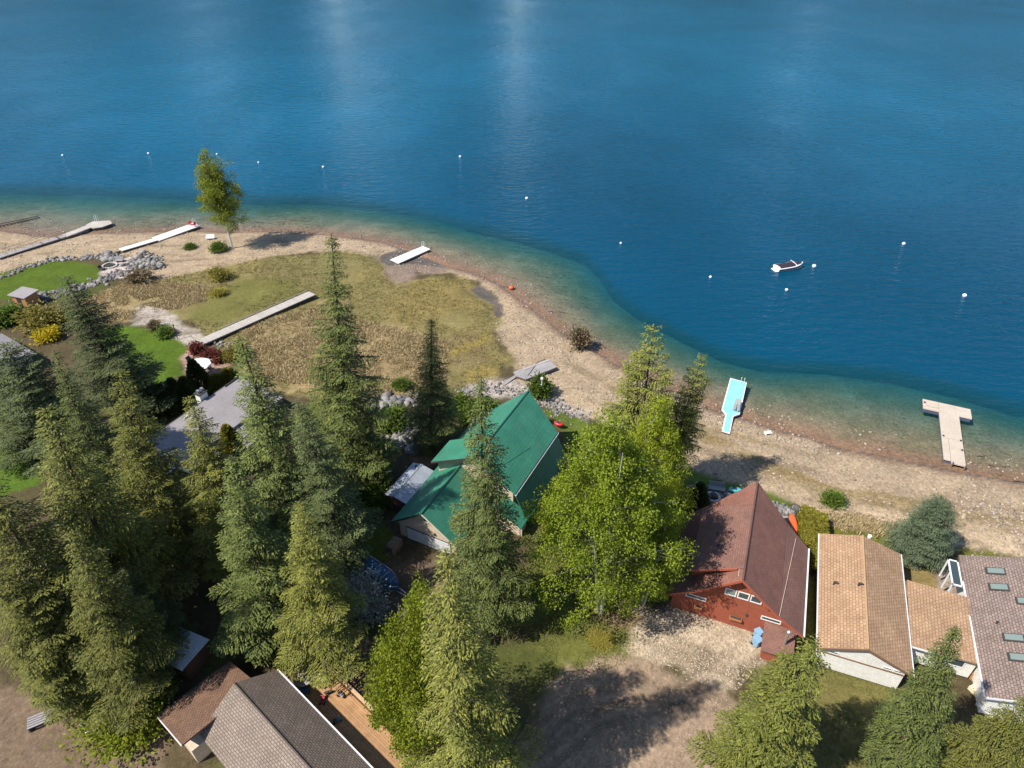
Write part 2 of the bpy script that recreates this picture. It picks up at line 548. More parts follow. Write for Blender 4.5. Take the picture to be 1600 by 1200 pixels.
for zi, (nm, poly, c, soft, grain) in enumerate(ZONES):
    pa = np.array(poly)
    m = (gx > pa[:, 0].min() - 4) & (gx < pa[:, 0].max() + 4) & (gy > pa[:, 1].min() - 4) & (gy < pa[:, 1].max() + 4)
    idx = np.nonzero(m)[0]
    if not len(idx):
        continue
    s = poly_sd(P2[idx], poly)
    s = s + (n1[idx] - .5) * soft * 2.2 + (n3[idx] - .5) * soft * .8
    w = sstep(-.45 * soft - .1, .45 * soft + .1, s)
    cc = np.array(c) * (0.86 + .28 * n1[idx])[:, None]
    colr[idx, :3] = colr[idx, :3] * (1 - w[:, None]) + cc * w[:, None]
    colr[idx, 3] = colr[idx, 3] * (1 - w) + grain * w
    zone[idx[s > 0]] = zi
# drift lines of debris and weed on the beach, wet strip at the edge, bed of the lake
bz = landv & (colr[:, 3] > .75)
lines = sstep(.60, .72, fbm(gx * .6 + sdist * 1.1, sdist * 2.2, 3.2, 3)) * sstep(2.5, 6, sdist) * .55
colr[:, :3] = np.where(bz[:, None], colr[:, :3] * (1 - lines[:, None]) + np.array((.16, .12, .075)) * lines[:, None], colr[:, :3])
wv = fbm(gx * .35 + 31, sdist * 1.3 + 12, 5.0, 4)
weed = sstep(.46, .60, wv) * sstep(3, 5, sdist) * sstep(13, 8, sdist) * .8 * sstep(10, 22, gx)
pale = sstep(.40, .55, fbm(gx * .3 + 7, sdist * 2, 4.0, 3)) * sstep(9, 12, sdist) * sstep(18, 15, sdist) * .3 * sstep(5, 20, gx)
colr[:, :3] = np.where(bz[:, None], colr[:, :3] * (1 + pale[:, None]), colr[:, :3])
debris = sstep(.52, .66, fbm(gx * .7, sdist * 2.5 + 3, 2.2, 4)) * sstep(12, 15, sdist) * sstep(24, 20, sdist) * .6 * sstep(5, 20, gx)
colr[:, :3] = np.where(bz[:, None], colr[:, :3] * (1 - debris[:, None]) + np.array((.15, .11, .085)) * debris[:, None], colr[:, :3])
colr[:, :3] = np.where(bz[:, None], colr[:, :3] * (1 - weed[:, None]) + np.array((.20, .145, .058)) * weed[:, None], colr[:, :3])
for off in (-.75, .75):
    for tr_ in ([(800, 1180), (900, 1100), (1000, 1078), (1110, 1095), (1200, 1150)], [(840, 1200), (940, 1120), (1060, 1090), (1100, 1050), (1110, 1010)]):
        L_ = [Vector(at(x, y, 2)) for x, y in tr_]
        L_ = [(p.x, p.y + off) for p in L_]
        wt = sstep(.5, .15, seg_dist(P2, L_) + .3 * (n3 - .5)) * .28
        colr[:, :3] *= (1 - wt)[:, None]
wet = sstep(1.9, .2, sdist + 1.2 * (n1 - .5)) * landv
colr[:, :3] = colr[:, :3] * (1 - .62 * wet[:, None]) + np.array((.15, .085, .055)) * .62 * wet[:, None]
bedc = np.array((.255, .185, .12)) * (0.72 + .56 * n1)[:, None]
alg = sstep(.45, .7, fbm(gx + 5, gy + 40, 4.5, 3))[:, None]
bedc = bedc * (1 - .45 * alg) + np.array((.14, .135, .07)) * .45 * alg
edge = sstep(4.5, .4, -sdist)[:, None] * (~landv)[:, None]
bedc = bedc * (1 - .7 * edge) + np.array((.27, .145, .095)) * .7 * edge
deepm = sstep(-1.4, -4.0, gz)[:, None]
bedc = bedc * (1 - deepm) + np.array((.36, .40, .40)) * deepm
colr[~landv, :3] = bedc[~landv]
colr[~landv, 3] = .8
low = (gz < .04) & landv
colr[low, :3] = (.13, .105, .09)

tm = bpy.data.materials.new('terrain'); tm.use_nodes = True; MATS['terrain'] = tm
nt = tm.node_tree
bs = nt.nodes['Principled BSDF']; bs.inputs['Roughness'].default_value = .95; bs.inputs['Specular IOR Level'].default_value = .15
ca = nt.nodes.new('ShaderNodeVertexColor'); ca.layer_name = 'Col'
geo = nt.nodes.new('ShaderNodeNewGeometry')
c0 = mottle(nt, ca.outputs['Color'], geo.outputs['Position'], .35, .16)
c0 = mottle(nt, c0, geo.outputs['Position'], 2.2, .24)
c1 = mottle(nt, c0, geo.outputs['Position'], 9.0, .30, 2)
vo = nt.nodes.new('ShaderNodeTexVoronoi'); vo.inputs['Scale'].default_value = 4.2
nt.links.new(geo.outputs['Position'], vo.inputs['Vector'])
bw = nt.nodes.new('ShaderNodeRGBToBW'); nt.links.new(vo.outputs['Color'], bw.inputs[0])
mr = nt.nodes.new('ShaderNodeMapRange'); mr.inputs[1].default_value = .15; mr.inputs[2].default_value = .85; mr.inputs[3].default_value = .78; mr.inputs[4].default_value = 1.22
nt.links.new(bw.outputs[0], mr.inputs[0])
c2 = scale_col(nt, c0, mr.outputs[0])
mxg = nt.nodes.new('ShaderNodeMix'); mxg.data_type = 'RGBA'
nt.links.new(ca.outputs['Alpha'], mxg.inputs[0]); nt.links.new(c1, mxg.inputs[6]); nt.links.new(c2, mxg.inputs[7])
nt.links.new(mxg.outputs[2], bs.inputs['Base Color'])
nz = nt.nodes.new('ShaderNodeTexNoise'); nz.inputs['Scale'].default_value = 3.5; nz.inputs['Detail'].default_value = 6; nz.inputs['Roughness'].default_value = .7
nt.links.new(geo.outputs['Position'], nz.inputs['Vector'])
bpn = nt.nodes.new('ShaderNodeBump'); bpn.inputs['Strength'].default_value = .75; bpn.inputs['Distance'].default_value = .16
nt.links.new(nz.outputs['Fac'], bpn.inputs['Height']); nt.links.new(bpn.outputs[0], bs.inputs['Normal'])

ii, jj = np.meshgrid(np.arange(NX - 1), np.arange(NY - 1))
q0 = (jj * NX + ii).ravel()
quads = np.stack([q0, q0 + 1, q0 + 1 + NX, q0 + NX], 1)
fz = zone[q0]
fz = np.where(~landv[q0], -2, fz)
V3 = np.stack([gx, gy, gz], 1)


def sub_terrain(name, sel):
    q = quads[sel]
    used, inv = np.unique(q.ravel(), return_inverse=True)
    o = np_mesh(name, V3[used], inv.reshape(-1, 4), 'terrain', smooth=True)
    at_ = o.data.color_attributes.new('Col', 'FLOAT_COLOR', 'POINT')
    at_.data.foreach_set('color', colr[used].astype(np.float32).ravel())
    tag(o, kind='structure')
    return o


sub_terrain('lake_bed', fz == -2)
sub_terrain('ground', fz == -1)
byname = {}
for zi, z in enumerate(ZONES):
    byname.setdefault(z[0] if z[0] not in ('lawn', 'patio') else (z[0], zi), []).append(zi)
for k, ids in byname.items():
    sel = np.isin(fz, ids)
    if sel.sum() > 6:
        sub_terrain(k if isinstance(k, str) else k[0], sel)

# ================================================================== lake
wm = bpy.data.materials.new('lake_water'); wm.use_nodes = True; MATS['lake_water'] = wm
nt = wm.node_tree
nt.nodes.clear()
out = nt.nodes.new('ShaderNodeOutputMaterial')
geo = nt.nodes.new('ShaderNodeNewGeometry')


def wave(scale, sx, sy, rot, det=2.0):
    mp = nt.nodes.new('ShaderNodeMapping'); mp.inputs['Scale'].default_value = (sx, sy, 1); mp.inputs['Rotation'].default_value = (0, 0, R(rot))
    nt.links.new(geo.outputs['Position'], mp.inputs['Vector'])
    n = nt.nodes.new('ShaderNodeTexNoise'); n.inputs['Scale'].default_value = scale; n.inputs['Detail'].default_value = det; n.inputs['Distortion'].default_value = .4
    nt.links.new(mp.outputs[0], n.inputs['Vector'])
    return n.outputs['Fac']


w1 = wave(.62, .38, 1.0, 14, 3); w2 = wave(1.5, .45, 1.0, -6, 3); w3 = wave(.035, 1, .5, 20, 3)
ad = nt.nodes.new('ShaderNodeMath'); ad.operation = 'MULTIPLY_ADD'; ad.inputs[1].default_value = .45
nt.links.new(w2, ad.inputs[0]); nt.links.new(w1, ad.inputs[2])
gm = nt.nodes.new('ShaderNodeMapRange'); gm.inputs[1].default_value = .35; gm.inputs[2].default_value = .65; gm.inputs[3].default_value = .45; gm.inputs[4].default_value = 1.0
nt.links.new(w3, gm.inputs[0])
bmp = nt.nodes.new('ShaderNodeBump'); bmp.inputs['Distance'].default_value = .42
nt.links.new(gm.outputs[0], bmp.inputs['Strength']); nt.links.new(ad.outputs[0], bmp.inputs['Height'])
fr = nt.nodes.new('ShaderNodeFresnel'); fr.inputs['IOR'].default_value = 1.333
nt.links.new(bmp.outputs[0], fr.inputs['Normal'])
gl = nt.nodes.new('ShaderNodeBsdfGlossy'); gl.inputs['Roughness'].default_value = .1
nt.links.new(bmp.outputs[0], gl.inputs['Normal'])
tp = nt.nodes.new('ShaderNodeBsdfTransparent')
# light scattered back by the water column: grows with depth, green over the shelf, blue over the deep
dn = nt.nodes.new('ShaderNodeAttribute'); dn.attribute_name = 'depth'
dk = nt.nodes.new('ShaderNodeMath'); dk.operation = 'MULTIPLY'; dk.inputs[1].default_value = -.26
d2_ = nt.nodes.new('ShaderNodeMath'); d2_.operation = 'POWER'; d2_.inputs[1].default_value = 2.0
nt.links.new(dn.outputs['Fac'], d2_.inputs[0]); nt.links.new(d2_.outputs[0], dk.inputs[0])
de = nt.nodes.new('ShaderNodeMath'); de.operation = 'EXPONENT'; nt.links.new(dk.outputs[0], de.inputs[0])
kf = nt.nodes.new('ShaderNodeMapRange'); kf.inputs[1].default_value = 1; kf.inputs[2].default_value = 0; kf.inputs[3].default_value = .02; kf.inputs[4].default_value = .92
nt.links.new(de.outputs[0], kf.inputs[0])
sc = nt.nodes.new('ShaderNodeMix'); sc.data_type = 'RGBA'
sc.inputs[6].default_value = (.0005, .066, .125, 1); sc.inputs[7].default_value = (.008, .10, .092, 1)
nt.links.new(de.outputs[0], sc.inputs[0])
on = nt.nodes.new('ShaderNodeAttribute'); on.attribute_name = 'offshore'
so_ = nt.nodes.new('ShaderNodeMix'); so_.data_type = 'RGBA'
so_.inputs[6].default_value = (.0005, .056, .112, 1); so_.inputs[7].default_value = (.0005, .115, .215, 1)
nt.links.new(on.outputs['Fac'], so_.inputs[0]); nt.links.new(so_.outputs[2], sc.inputs[6])
scc = mottle(nt, sc.outputs[2], geo.outputs['Position'], .012, .14, 3)
df = nt.nodes.new('ShaderNodeBsdfDiffuse'); nt.links.new(scc, df.inputs[0]); nt.links.new(bmp.outputs[0], df.inputs['Normal'])
mb = nt.nodes.new('ShaderNodeMixShader')
nt.links.new(kf.outputs[0], mb.inputs[0]); nt.links.new(tp.outputs[0], mb.inputs[1]); nt.links.new(df.outputs[0], mb.inputs[2])
ms = nt.nodes.new('ShaderNodeMixShader')
nt.links.new(fr.outputs[0], ms.inputs[0]); nt.links.new(mb.outputs[0], ms.inputs[1]); nt.links.new(gl.outputs[0], ms.inputs[2])
nt.links.new(ms.outputs[0], out.inputs['Surface'])
va = nt.nodes.new('ShaderNodeVolumeAbsorption')
va.inputs['Density'].default_value = .27
va.inputs['Color'].default_value = (.06, .86, .94, 1)
nt.links.new(va.outputs[0], out.inputs['Volume'])
# surface sheet with the depth of the water column below it, closed by sides and a bottom
xs2 = ramp_lines(-140, 110, 1.0, 2000); ys2 = ramp_lines(20, 240, 1.0, 2300); ys2 = ys2[ys2 > -500]
nx2, ny2 = len(xs2), len(ys2)
sx, sy = [a.ravel() for a in np.meshgrid(xs2, ys2)]
wdep = np.maximum(-height(sx, sy), 0)
i3, j3 = np.meshgrid(np.arange(nx2 - 1), np.arange(ny2 - 1)); q3 = (j3 * nx2 + i3).ravel()
nv = nx2 * ny2
WV = np.concatenate([np.stack([sx, sy, sx * 0], 1), [(xs2[0], ys2[0], 0), (xs2[-1], ys2[0], 0), (xs2[-1], ys2[-1], 0), (xs2[0], ys2[-1], 0), (xs2[0], ys2[0], -30), (xs2[-1], ys2[0], -30), (xs2[-1], ys2[-1], -30), (xs2[0], ys2[-1], -30)]])
WF = np.concatenate([np.stack([q3, q3 + 1, q3 + 1 + nx2, q3 + nx2], 1), nv + np.array([(0, 4, 5, 1), (1, 5, 6, 2), (2, 6, 7, 3), (3, 7, 4, 0), (4, 7, 6, 5)])])
lake = np_mesh('lake_water', WV, WF, 'lake_water')
oa = lake.data.attributes.new('offshore', 'FLOAT', 'POINT')
soff = sstep(15, 210, seg_dist(np.stack([sx, sy], 1), SHELF) + 24 * (fbm(sx, sy, 40) - .5) + 95 * sstep(30, -50, sx))
oa.data.foreach_set('value', np.concatenate([soff, np.ones(8)]).astype(np.float32))
da = lake.data.attributes.new('depth', 'FLOAT', 'POINT')
da.data.foreach_set('value', np.concatenate([wdep, np.full(8, 15.0)]).astype(np.float32))
tag(lake, 'clear blue lake with rippled surface beyond the beach', kind='structure')

# the mountains on the other shore: out of the frame, they show only as reflections in the lake
mx_, my_ = np.meshgrid(np.linspace(-2600, 2600, 160), np.linspace(0, 1, 26))
az = np.degrees(np.arctan2(mx_, 1500))
prof = 330 + 240 * vnoise(az / 9 + 3, az * 0 + 2) + 50 * vnoise(az / 2.2, az * 0 + 8)
for c, w, dp in ((-17.5, 5.6, .97), (0.5, 3.6, .95), (29, 4, .6), (-30, 4, .7)):
    prof = prof * (1 - dp * np.exp(-((az - c) / w) ** 2))
mh = prof * sstep(0, 1, my_) + 40 * (fbm(mx_.ravel(), my_.ravel() * 900, 160, 4).reshape(mx_.shape) - .5) * my_
MV = np.stack([mx_.ravel(), (1500 + my_ * 750).ravel(), (mh - 12 * (1 - my_)).ravel()], 1)
i2, j2 = np.meshgrid(np.arange(159), np.arange(25)); q2 = (j2 * 160 + i2).ravel()
mat('far_forest', (.02, .04, .05), .95, noise=(.02, .4))
tag(np_mesh('mountains', MV, np.stack([q2, q2 + 1, q2 + 161, q2 + 160], 1), 'far_forest', smooth=True), kind='structure')

# ================================================================== materials for the buildings
uv_tiles('green_metal', (.034, .185, .118), (.038, .20, .128), (.028, .16, .10), 30, .42, rough=.6, bump=.4, mort=.02, stain=.18, offset=0, patch=(.06, .17, .11))
uv_tiles('red_shingle', (.225, .098, .072), (.265, .122, .09), (.165, .072, .054), .34, .21, bump=.5, patch=(.13, .075, .05))
uv_tiles('red_shingle_dark', (.19, .095, .074), (.225, .118, .09), (.135, .066, .052), .34, .21, bump=.5, patch=(.11, .07, .05))
uv_tiles('tan_shingle', (.345, .21, .118), (.42, .275, .17), (.23, .135, .075), .40, .27, bump=.6, mort=.028, patch=(.26, .15, .085))
uv_tiles('grey_pink_shingle', (.215, .155, .13), (.30, .225, .19), (.11, .08, .07), .36, .24, bump=.7, mort=.03, patch=(.19, .15, .14))
uv_tiles('grey_shingle', (.20, .155, .125), (.26, .205, .165), (.10, .075, .06), .34, .22, bump=.6, mort=.03)
uv_tiles('brown_shingle', (.155, .082, .048), (.22, .125, .078), (.08, .045, .03), .30, .20, bump=.6, mort=.03, patch=(.20, .12, .07))
uv_tiles('grey_membrane', (.27, .245, .25), (.285, .26, .265), (.23, .21, .215), 3.0, 3.2, bump=.2, mort=.02, stain=.10, patch=(.22, .2, .2))
uv_tiles('metal_sheet', (.40, .43, .49), (.45, .48, .54), (.28, .30, .35), .9, 12, rough=.42, bump=.6, mort=.03, metal=.35, offset=0)
uv_tiles('white_sheet', (.66, .68, .70), (.72, .74, .76), (.5, .52, .54), .7, 12, rough=.4, bump=.5, mort=.03, metal=.2, offset=0)
uv_tiles('red_siding', (.30, .075, .038), (.335, .088, .046), (.20, .05, .028), 4.2, .19, bump=.5, mort=.012, stain=.12)
uv_tiles('white_siding', (.74, .72, .67), (.78, .76, .71), (.60, .58, .54), 4.0, .2, bump=.35, mort=.01, stain=.06)
uv_tiles('cream_siding', (.56, .45, .34), (.60, .49, .37), (.44, .35, .26), 4.0, .22, bump=.35, mort=.01, stain=.08)
uv_tiles('brown_wood', (.15, .075, .04), (.20, .10, .055), (.07, .035, .02), .18, 3.0, bump=.5, mort=.012, offset=0)
mat('red_trim', (.36, .095, .055), .7, noise=(3, .1))
mat('white_paint', (.78, .78, .76), .5, noise=(2, .05))
mat('cream_trim', (.62, .52, .42), .6, noise=(2, .06))
mat('dark_trim', (.05, .045, .042), .6)
mat('green_trim', (.025, .15, .095), .45)
mat('gutter_white', (.70, .68, .70), .45)
mat('glass', (.05, .07, .08), .06, spec=.8)
mat('pale_glass', (.20, .25, .23), .12, spec=.7)
mat('concrete', (.36, .33, .30), .9, noise=(1.5, .15), bump=(12, .3))
mat('steel', (.55, .55, .56), .35, .8)
mat('black_rubber', (.02, .02, .02), .7)
mat('door_white', (.62, .63, .64), .5, noise=(.8, .06), var=.03)


def bx(F, a0, a1, r0, r1, z0, z1):
    """box between frame coordinates"""
    return MB().prism([F(a0, r0, z1), F(a0, r1, z1), F(a1, r1, z1), F(a1, r0, z1)], (0, 0, -(z1 - z0)))


def window_on(parent, F, a, r0, r1, z0, z1, fw=.09, gm='glass', out=-.05):
    """window in a front wall (facing -a): white frame with the pane set back"""
    m = MB()
    for (x0, x1, y0, y1) in ((r0, r1, z1 - fw, z1), (r0, r1, z0, z0 + fw), (r0, r0 + fw, z0 + fw, z1 - fw), (r1 - fw, r1, z0 + fw, z1 - fw)):
        m.prism([F(a + out, x0, y1), F(a + out, x1, y1), F(a + .06, x1, y1), F(a + .06, x0, y1)], (0, 0, -(y1 - y0)))
    w = m.build('window', 'white_paint', parent)
    p = bx(F, a - .01, a + .03, r0 + fw, r1 - fw, z0 + fw, z1 - fw).build('pane', gm, w)
    return w


# ---------------------------------------------------------------- green-roofed house with garage
def green_house():
    F = Frame((2.05, 67.48), (.445, .896))
    g0 = 1.2
    t = thing('green_roof_house', 'house with a bright green metal roof and attached garage behind the tall spruce', 'house', F(-11, 0, g0))
    T = .16
    # main body walls
    w = MB()
    w.prism([F(-13.2, -5.0, g0), F(-13.2, 4.4, g0), F(-13.2, 4.4, 6.9), F(-13.2, 0, 9.75), F(-13.2, -5.0, 5.0)], F.d(11.4, 0))
    w.build('wall', 'cream_siding', t)
    # main roof, prow shaped at the lake end
    rr = slab([F(-2.2, 4.95, 6.75), F(-13.8, 4.95, 6.75), F(-13.8, 0, 10), F(0, 0, 10)], T).build('roof', 'green_metal', t)
    slab([F(-9.6, -6.3, 5.15), F(-2.2, -6.3, 5.15), F(0, 0, 9.99), F(-9.6, 0, 9.99)], T).build('roof', 'green_metal', t)
    MB().tube([F(-13.85, 0, 10.0), F(.05, 0, 10.0)], .12, 6).build('ridge_cap', 'green_trim', rr)
    MB().prism([F(-2.0, 4.9, 6.6), F(-13.8, 4.9, 6.6), F(-13.8, 5.06, 6.6), F(-2.0, 5.06, 6.6)], (0, 0, -.12)).build('gutter', 'gutter_white', rr)
    # seam left by the roof sheets half way up the slope
    MB().tube([F(-13.6, 2.1, 8.65), F(-7.0, 3.6, 7.66)], .025, 4).build('seam', 'green_trim', rr)
    # lower porch roof on the right, in the shade of the main eave
    slab([F(-13.1, 6.5, 3.62), F(-15.4, 6.5, 3.62), F(-15.4, .4, 7.0), F(-13.1, .4, 7.0)], T).build('roof', 'green_metal', t)
    pr = slab([F(-2.3, 6.35, 3.4), F(-13.75, 6.35, 3.4), F(-13.75, 4.95, 6.5), F(-2.3, 4.95, 6.5)], T).build('porch_roof', 'green_metal', t)
    MB().prism([F(-2.3, 6.4, 3.42), F(-13.7, 6.4, 3.42), F(-13.7, 6.56, 3.42), F(-2.3, 6.56, 3.42)], (0, 0, -.14)).build('gutter', 'green_trim', pr)
    for a in (-14.9, -10.5, -6.2, -2.1):
        bx(F, a - .08, a + .08, 6.2, 6.36, g0, 3.5).build('post', 'cream_trim', pr)
    bx(F, -15.0, -13.3, 1.5, 6.1, g0, 3.5).build('wall', 'cream_siding', t)
    # shed dormer on the left slope
    d = MB()
    d.prism([F(-13.0, -5.3, 5.2), F(-13.0, -.6, 5.2), F(-13.0, -.6, 9.5), F(-13.0, -5.3, 7.0)], F.d(3.1, 0))
    dm = d.build('dormer', 'cream_siding', t)
    slab([F(-13.7, -5.8, 7.05), F(-9.5, -5.8, 7.05), F(-9.5, 0, 10.06), F(-13.7, 0, 10.06)], T).build('dormer_roof', 'green_metal', dm)
    MB().prism([F(-13.78, -5.8, 7.07), F(-13.78, 0, 10.08), F(-13.78, 0, 9.84), F(-13.78, -5.8, 6.83)], F.d(.07, 0)).build('fascia', 'dark_trim', dm)
    # garage
    rg = -2.17
    gw = MB().prism([F(-20.7, rg - 3.6, g0), F(-20.7, rg + 3.6, g0), F(-20.7, rg + 3.6, 4.75), F(-20.7, rg, 7.4), F(-20.7, rg - 3.6, 4.75)], F.d(7.4, 0))
    gw = gw.build('garage', 'cream_siding', t)
    g1 = slab([F(-21.4, rg - 4.15, 4.45), F(-9.7, rg - 4.15, 4.45), F(-9.7, rg, 7.65), F(-21.4, rg, 7.65)], T).build('roof', 'green_metal', t)
    slab([F(-13.25, rg + 4.15, 4.45), F(-21.4, rg + 4.15, 4.45), F(-21.4, rg, 7.64), F(-13.25, rg, 7.64)], T).build('roof', 'green_metal', t)
    MB().tube([F(-21.45, rg, 7.66), F(-13.25, rg, 7.66)], .12, 6).build('ridge_cap', 'green_trim', g1)
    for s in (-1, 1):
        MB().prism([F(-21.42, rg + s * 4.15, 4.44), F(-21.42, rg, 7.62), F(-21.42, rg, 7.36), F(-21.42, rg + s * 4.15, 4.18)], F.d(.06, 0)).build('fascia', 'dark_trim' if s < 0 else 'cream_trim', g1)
    dr = bx(F, -20.74, -20.7, rg - 2.75, rg + 2.95, g0, 3.75).build('garage_door', 'dark_trim', gw)
    for k in range(4):
        bx(F, -20.80, -20.74, rg - 2.62, rg + 2.82, g0 + .05 + k * .6, g0 + .05 + k * .6 + .57).build('panel', 'door_white', dr)
    window_on(gw, F, -20.72, rg - .35, rg + .35, 5.7, 6.5, .07)
    bx(F, -20.86, -20.7, rg + .9, rg + 1.1, 4.2, 4.45).build('wall_lamp', 'dark_trim', gw)
    cp = bx(F, -23.6, -20.75, rg - 3.0, rg + 3.4, g0 - .3, g0 + .07).build('concrete_apron', 'concrete')
    tag(cp, kind='structure')
    return t


green_house()


# ---------------------------------------------------------------- metal-roofed shed beside it
def metal_shed():
    F = Frame((-14.35, 55.2), (.445, .896))
    g0 = 1.2
    t = thing('garden_shed', 'low shed with a grey-blue sheet metal roof beside the green-roofed house', 'shed', F(3, 1.2, g0))
    bx(F, .25, 5.7, .2, 2.6, g0, 3.9).build('wall', 'brown_wood', t)
    a = slab([F(5.95, 1.15, 4.62), F(0, 1.15, 4.62), F(0, -.15, 4.35), F(5.95, -.15, 4.35)], .07).build('roof', 'metal_sheet', t)
    slab([F(0, 1.15, 4.625), F(5.95, 1.15, 4.625), F(5.95, 2.75, 4.2), F(0, 2.75, 4.2)], .07).build('roof', 'metal_sheet', t)
    MB().tube([F(0, 1.15, 4.64), F(5.95, 1.15, 4.64)], .05, 5).build('ridge_cap', 'steel', a)
    bx(F, .18, .25, .7, 1.7, g0, 3.2).build('door', 'dark_trim', t)
    bx(F, 5.3, 5.6, .5, .8, 4.45, 4.6).build('roof_vent', 'dark_trim', a)


metal_shed()


# ---------------------------------------------------------------- red house with the pointed roof
def red_house():
    F = Frame((20.84, 39.45), (.368, .93))
    g0 = 1.6
    t = thing('red_house', 'red wooden house with a steep pointed brown-red shingle roof by the gravel driveway', 'house', F(6, 0, g0))
    T = .2
    L = 13.6
    # front and body walls
    MB().prism([F(.75, -5.7, g0), F(.75, 5.8, g0), F(.75, 5.8, 4.55), F(.75, 3.7, 5.95), F(.75, 0, 9.25), F(.75, -3.7, 5.95), F(.75, -5.7, 4.55)], F.d(9.9, 0)).build('wall', 'red_siding', t)
    # roof planes
    e = 11.1
    r1 = slab([F(12.2, 3.86, 6.05), F(0, 3.86, 6.05), F(0, 0, 9.5), F(L, 0, 9.5)], T).build('roof', 'red_shingle', t)
    slab([F(e, 6.35, 4.4), F(0, 6.35, 4.4), F(0, 3.86, 6.04), F(12.2, 3.86, 6.04)], T).build('lower_roof', 'red_shingle_dark', t)
    slab([F(0, -3.86, 6.05), F(12.2, -3.86, 6.05), F(L, 0, 9.495), F(0, 0, 9.495)], T).build('roof', 'red_shingle', t)
    slab([F(0, -6.2, 4.5), F(e, -6.2, 4.5), F(12.2, -3.86, 6.04), F(0, -3.86, 6.04)], T).build('lower_roof', 'red_shingle_dark', t)
    MB().tube([F(-.02, 0, 9.52), F(L, 0, 9.52)], .1, 6).build('ridge_cap', 'red_shingle_dark', r1)
    MB().tube([F(.5, -.42, 9.24), F(7.2, -.42, 9.24)], .03, 5).build('conduit', 'cream_trim', r1)
    MB().tube([F(11.0, 4.9, 5.42), F(.05, 3.88, 6.08)], .025, 4).build('flashing', 'cream_trim', r1)
    # wide shed dormer on the left slope
    dm = MB().prism([F(2.0, -4.3, 5.5), F(2.0, -.3, 5.5), F(2.0, -.3, 9.2), F(2.0, -4.3, 7.3)], F.d(7.2, 0)).build('dormer', 'red_siding', t)
    dr = slab([F(1.35, -4.75, 7.2), F(10.0, -4.75, 7.2), F(10.0, 0, 9.56), F(1.35, 0, 9.56)], T).build('dormer_roof', 'red_shingle_dark', dm)
    MB().prism([F(1.27, -4.8, 7.2), F(1.27, -.6, 9.28), F(1.27, -.6, 9.02), F(1.27, -4.8, 6.94)], F.d(.08, 0)).build('fascia', 'red_trim', dm)
    for (a, r) in ((6.0, -1.9), (6.0, -2.9), (4.3, -2.6)):
        z = 9.56 - (9.56 - 7.2) / 4.75 * -r
        v = MB().lathe(F(a, r, z - .05), [(.07, 0), (.07, .3), (.10, .3), (.10, .36)], 8).build('roof_vent', 'dark_trim', dm)
    # front gable boards
    for s in (-1, 1):
        b = MB().prism([F(-.08, 0, 9.52), F(-.08, s * 3.86, 6.07), F(-.08, s * 3.86, 5.77), F(-.08, 0, 9.2)], F.d(.08, 0)).build('barge_board', 'red_trim', t)
        z0 = 4.4 if s > 0 else 4.5
        q = 6.35 if s > 0 else 6.2
        MB().prism([F(-.08, s * 3.86, 6.06), F(-.08, s * q, z0 + .02), F(-.08, s * q, z0 - .24), F(-.08, s * 3.86, 5.8)], F.d(.08, 0)).build('barge_board', 'red_trim', t)
        for k in (.9, 2.4):
            bx(F, .0, .74, s * k - .07, s * k + .07, 9.15 - k * .894 - .3, 9.15 - k * .894 - .12).build('bracket', 'red_trim', t)
    gt = MB().prism([F(0, 6.35, 4.42), F(e, 6.35, 4.42), F(e, 6.5, 4.42), F(0, 6.5, 4.42)], (0, 0, -.14)).build('gutter', 'gutter_white', t)
    bx(F, .55, .68, 5.83, 5.93, g0, 4.3).build('downpipe', 'gutter_white', gt)
    # windows
    for k in range(3):
        window_on(t, F, .75, -1.15 + k * 1.16, -.1 + k * 1.16, 6.05, 7.0, .1, 'pale_glass' if k == 0 else 'glass')
    window_on(t, F, .75, -4.5, -2.55, 4.1, 4.62, .09)
    window_on(t, F, .75, 2.55, 4.35, 4.1, 4.62, .09)
    for (r, z, w_, m_) in ((-3.1, 3.05, .75, 'planter_wood'), (.45, 3.05, 1.15, 'planter_wood')):
        b = bx(F, .4, .74, r - w_ / 2, r + w_ / 2, z, z + .26).build('flower_box', m_, t)
        bx(F, .45, .70, r - w_ / 2 + .06, r + w_ / 2 - .06, z + .255, z + .29).build('soil', 'dark_trim', b)
    for (r, z) in ((-1.9, 4.3), (1.3, 3.9)):
        bx(F, .62, .74, r - .07, r + .07, z, z + .3).build('wall_lamp', 'dark_trim', t)
    # flue and the lean-to at the right end of the front
    MB().tube([F(-.9, 4.9, 3.4), F(-.9, 4.9, 5.5)], .13, 10).lathe(F(-.9, 4.9, 5.5), [(.2, 0), (.2, .08), (.05, .2)], 10).build('flue_pipe', 'steel', t)
    bx(F, -1.9, .7, 3.2, 5.6, g0, 3.35).build('lean_to', 'red_siding', t)
    slab([F(-2.15, 5.8, 3.4), F(-2.15, 3.0, 3.4), F(.73, 3.0, 3.9), F(.73, 5.8, 3.9)], .12).build('lean_to_roof', 'red_shingle_dark', t)
    return F


mat('planter_wood', (.40, .17, .07), .7)
RF = red_house()


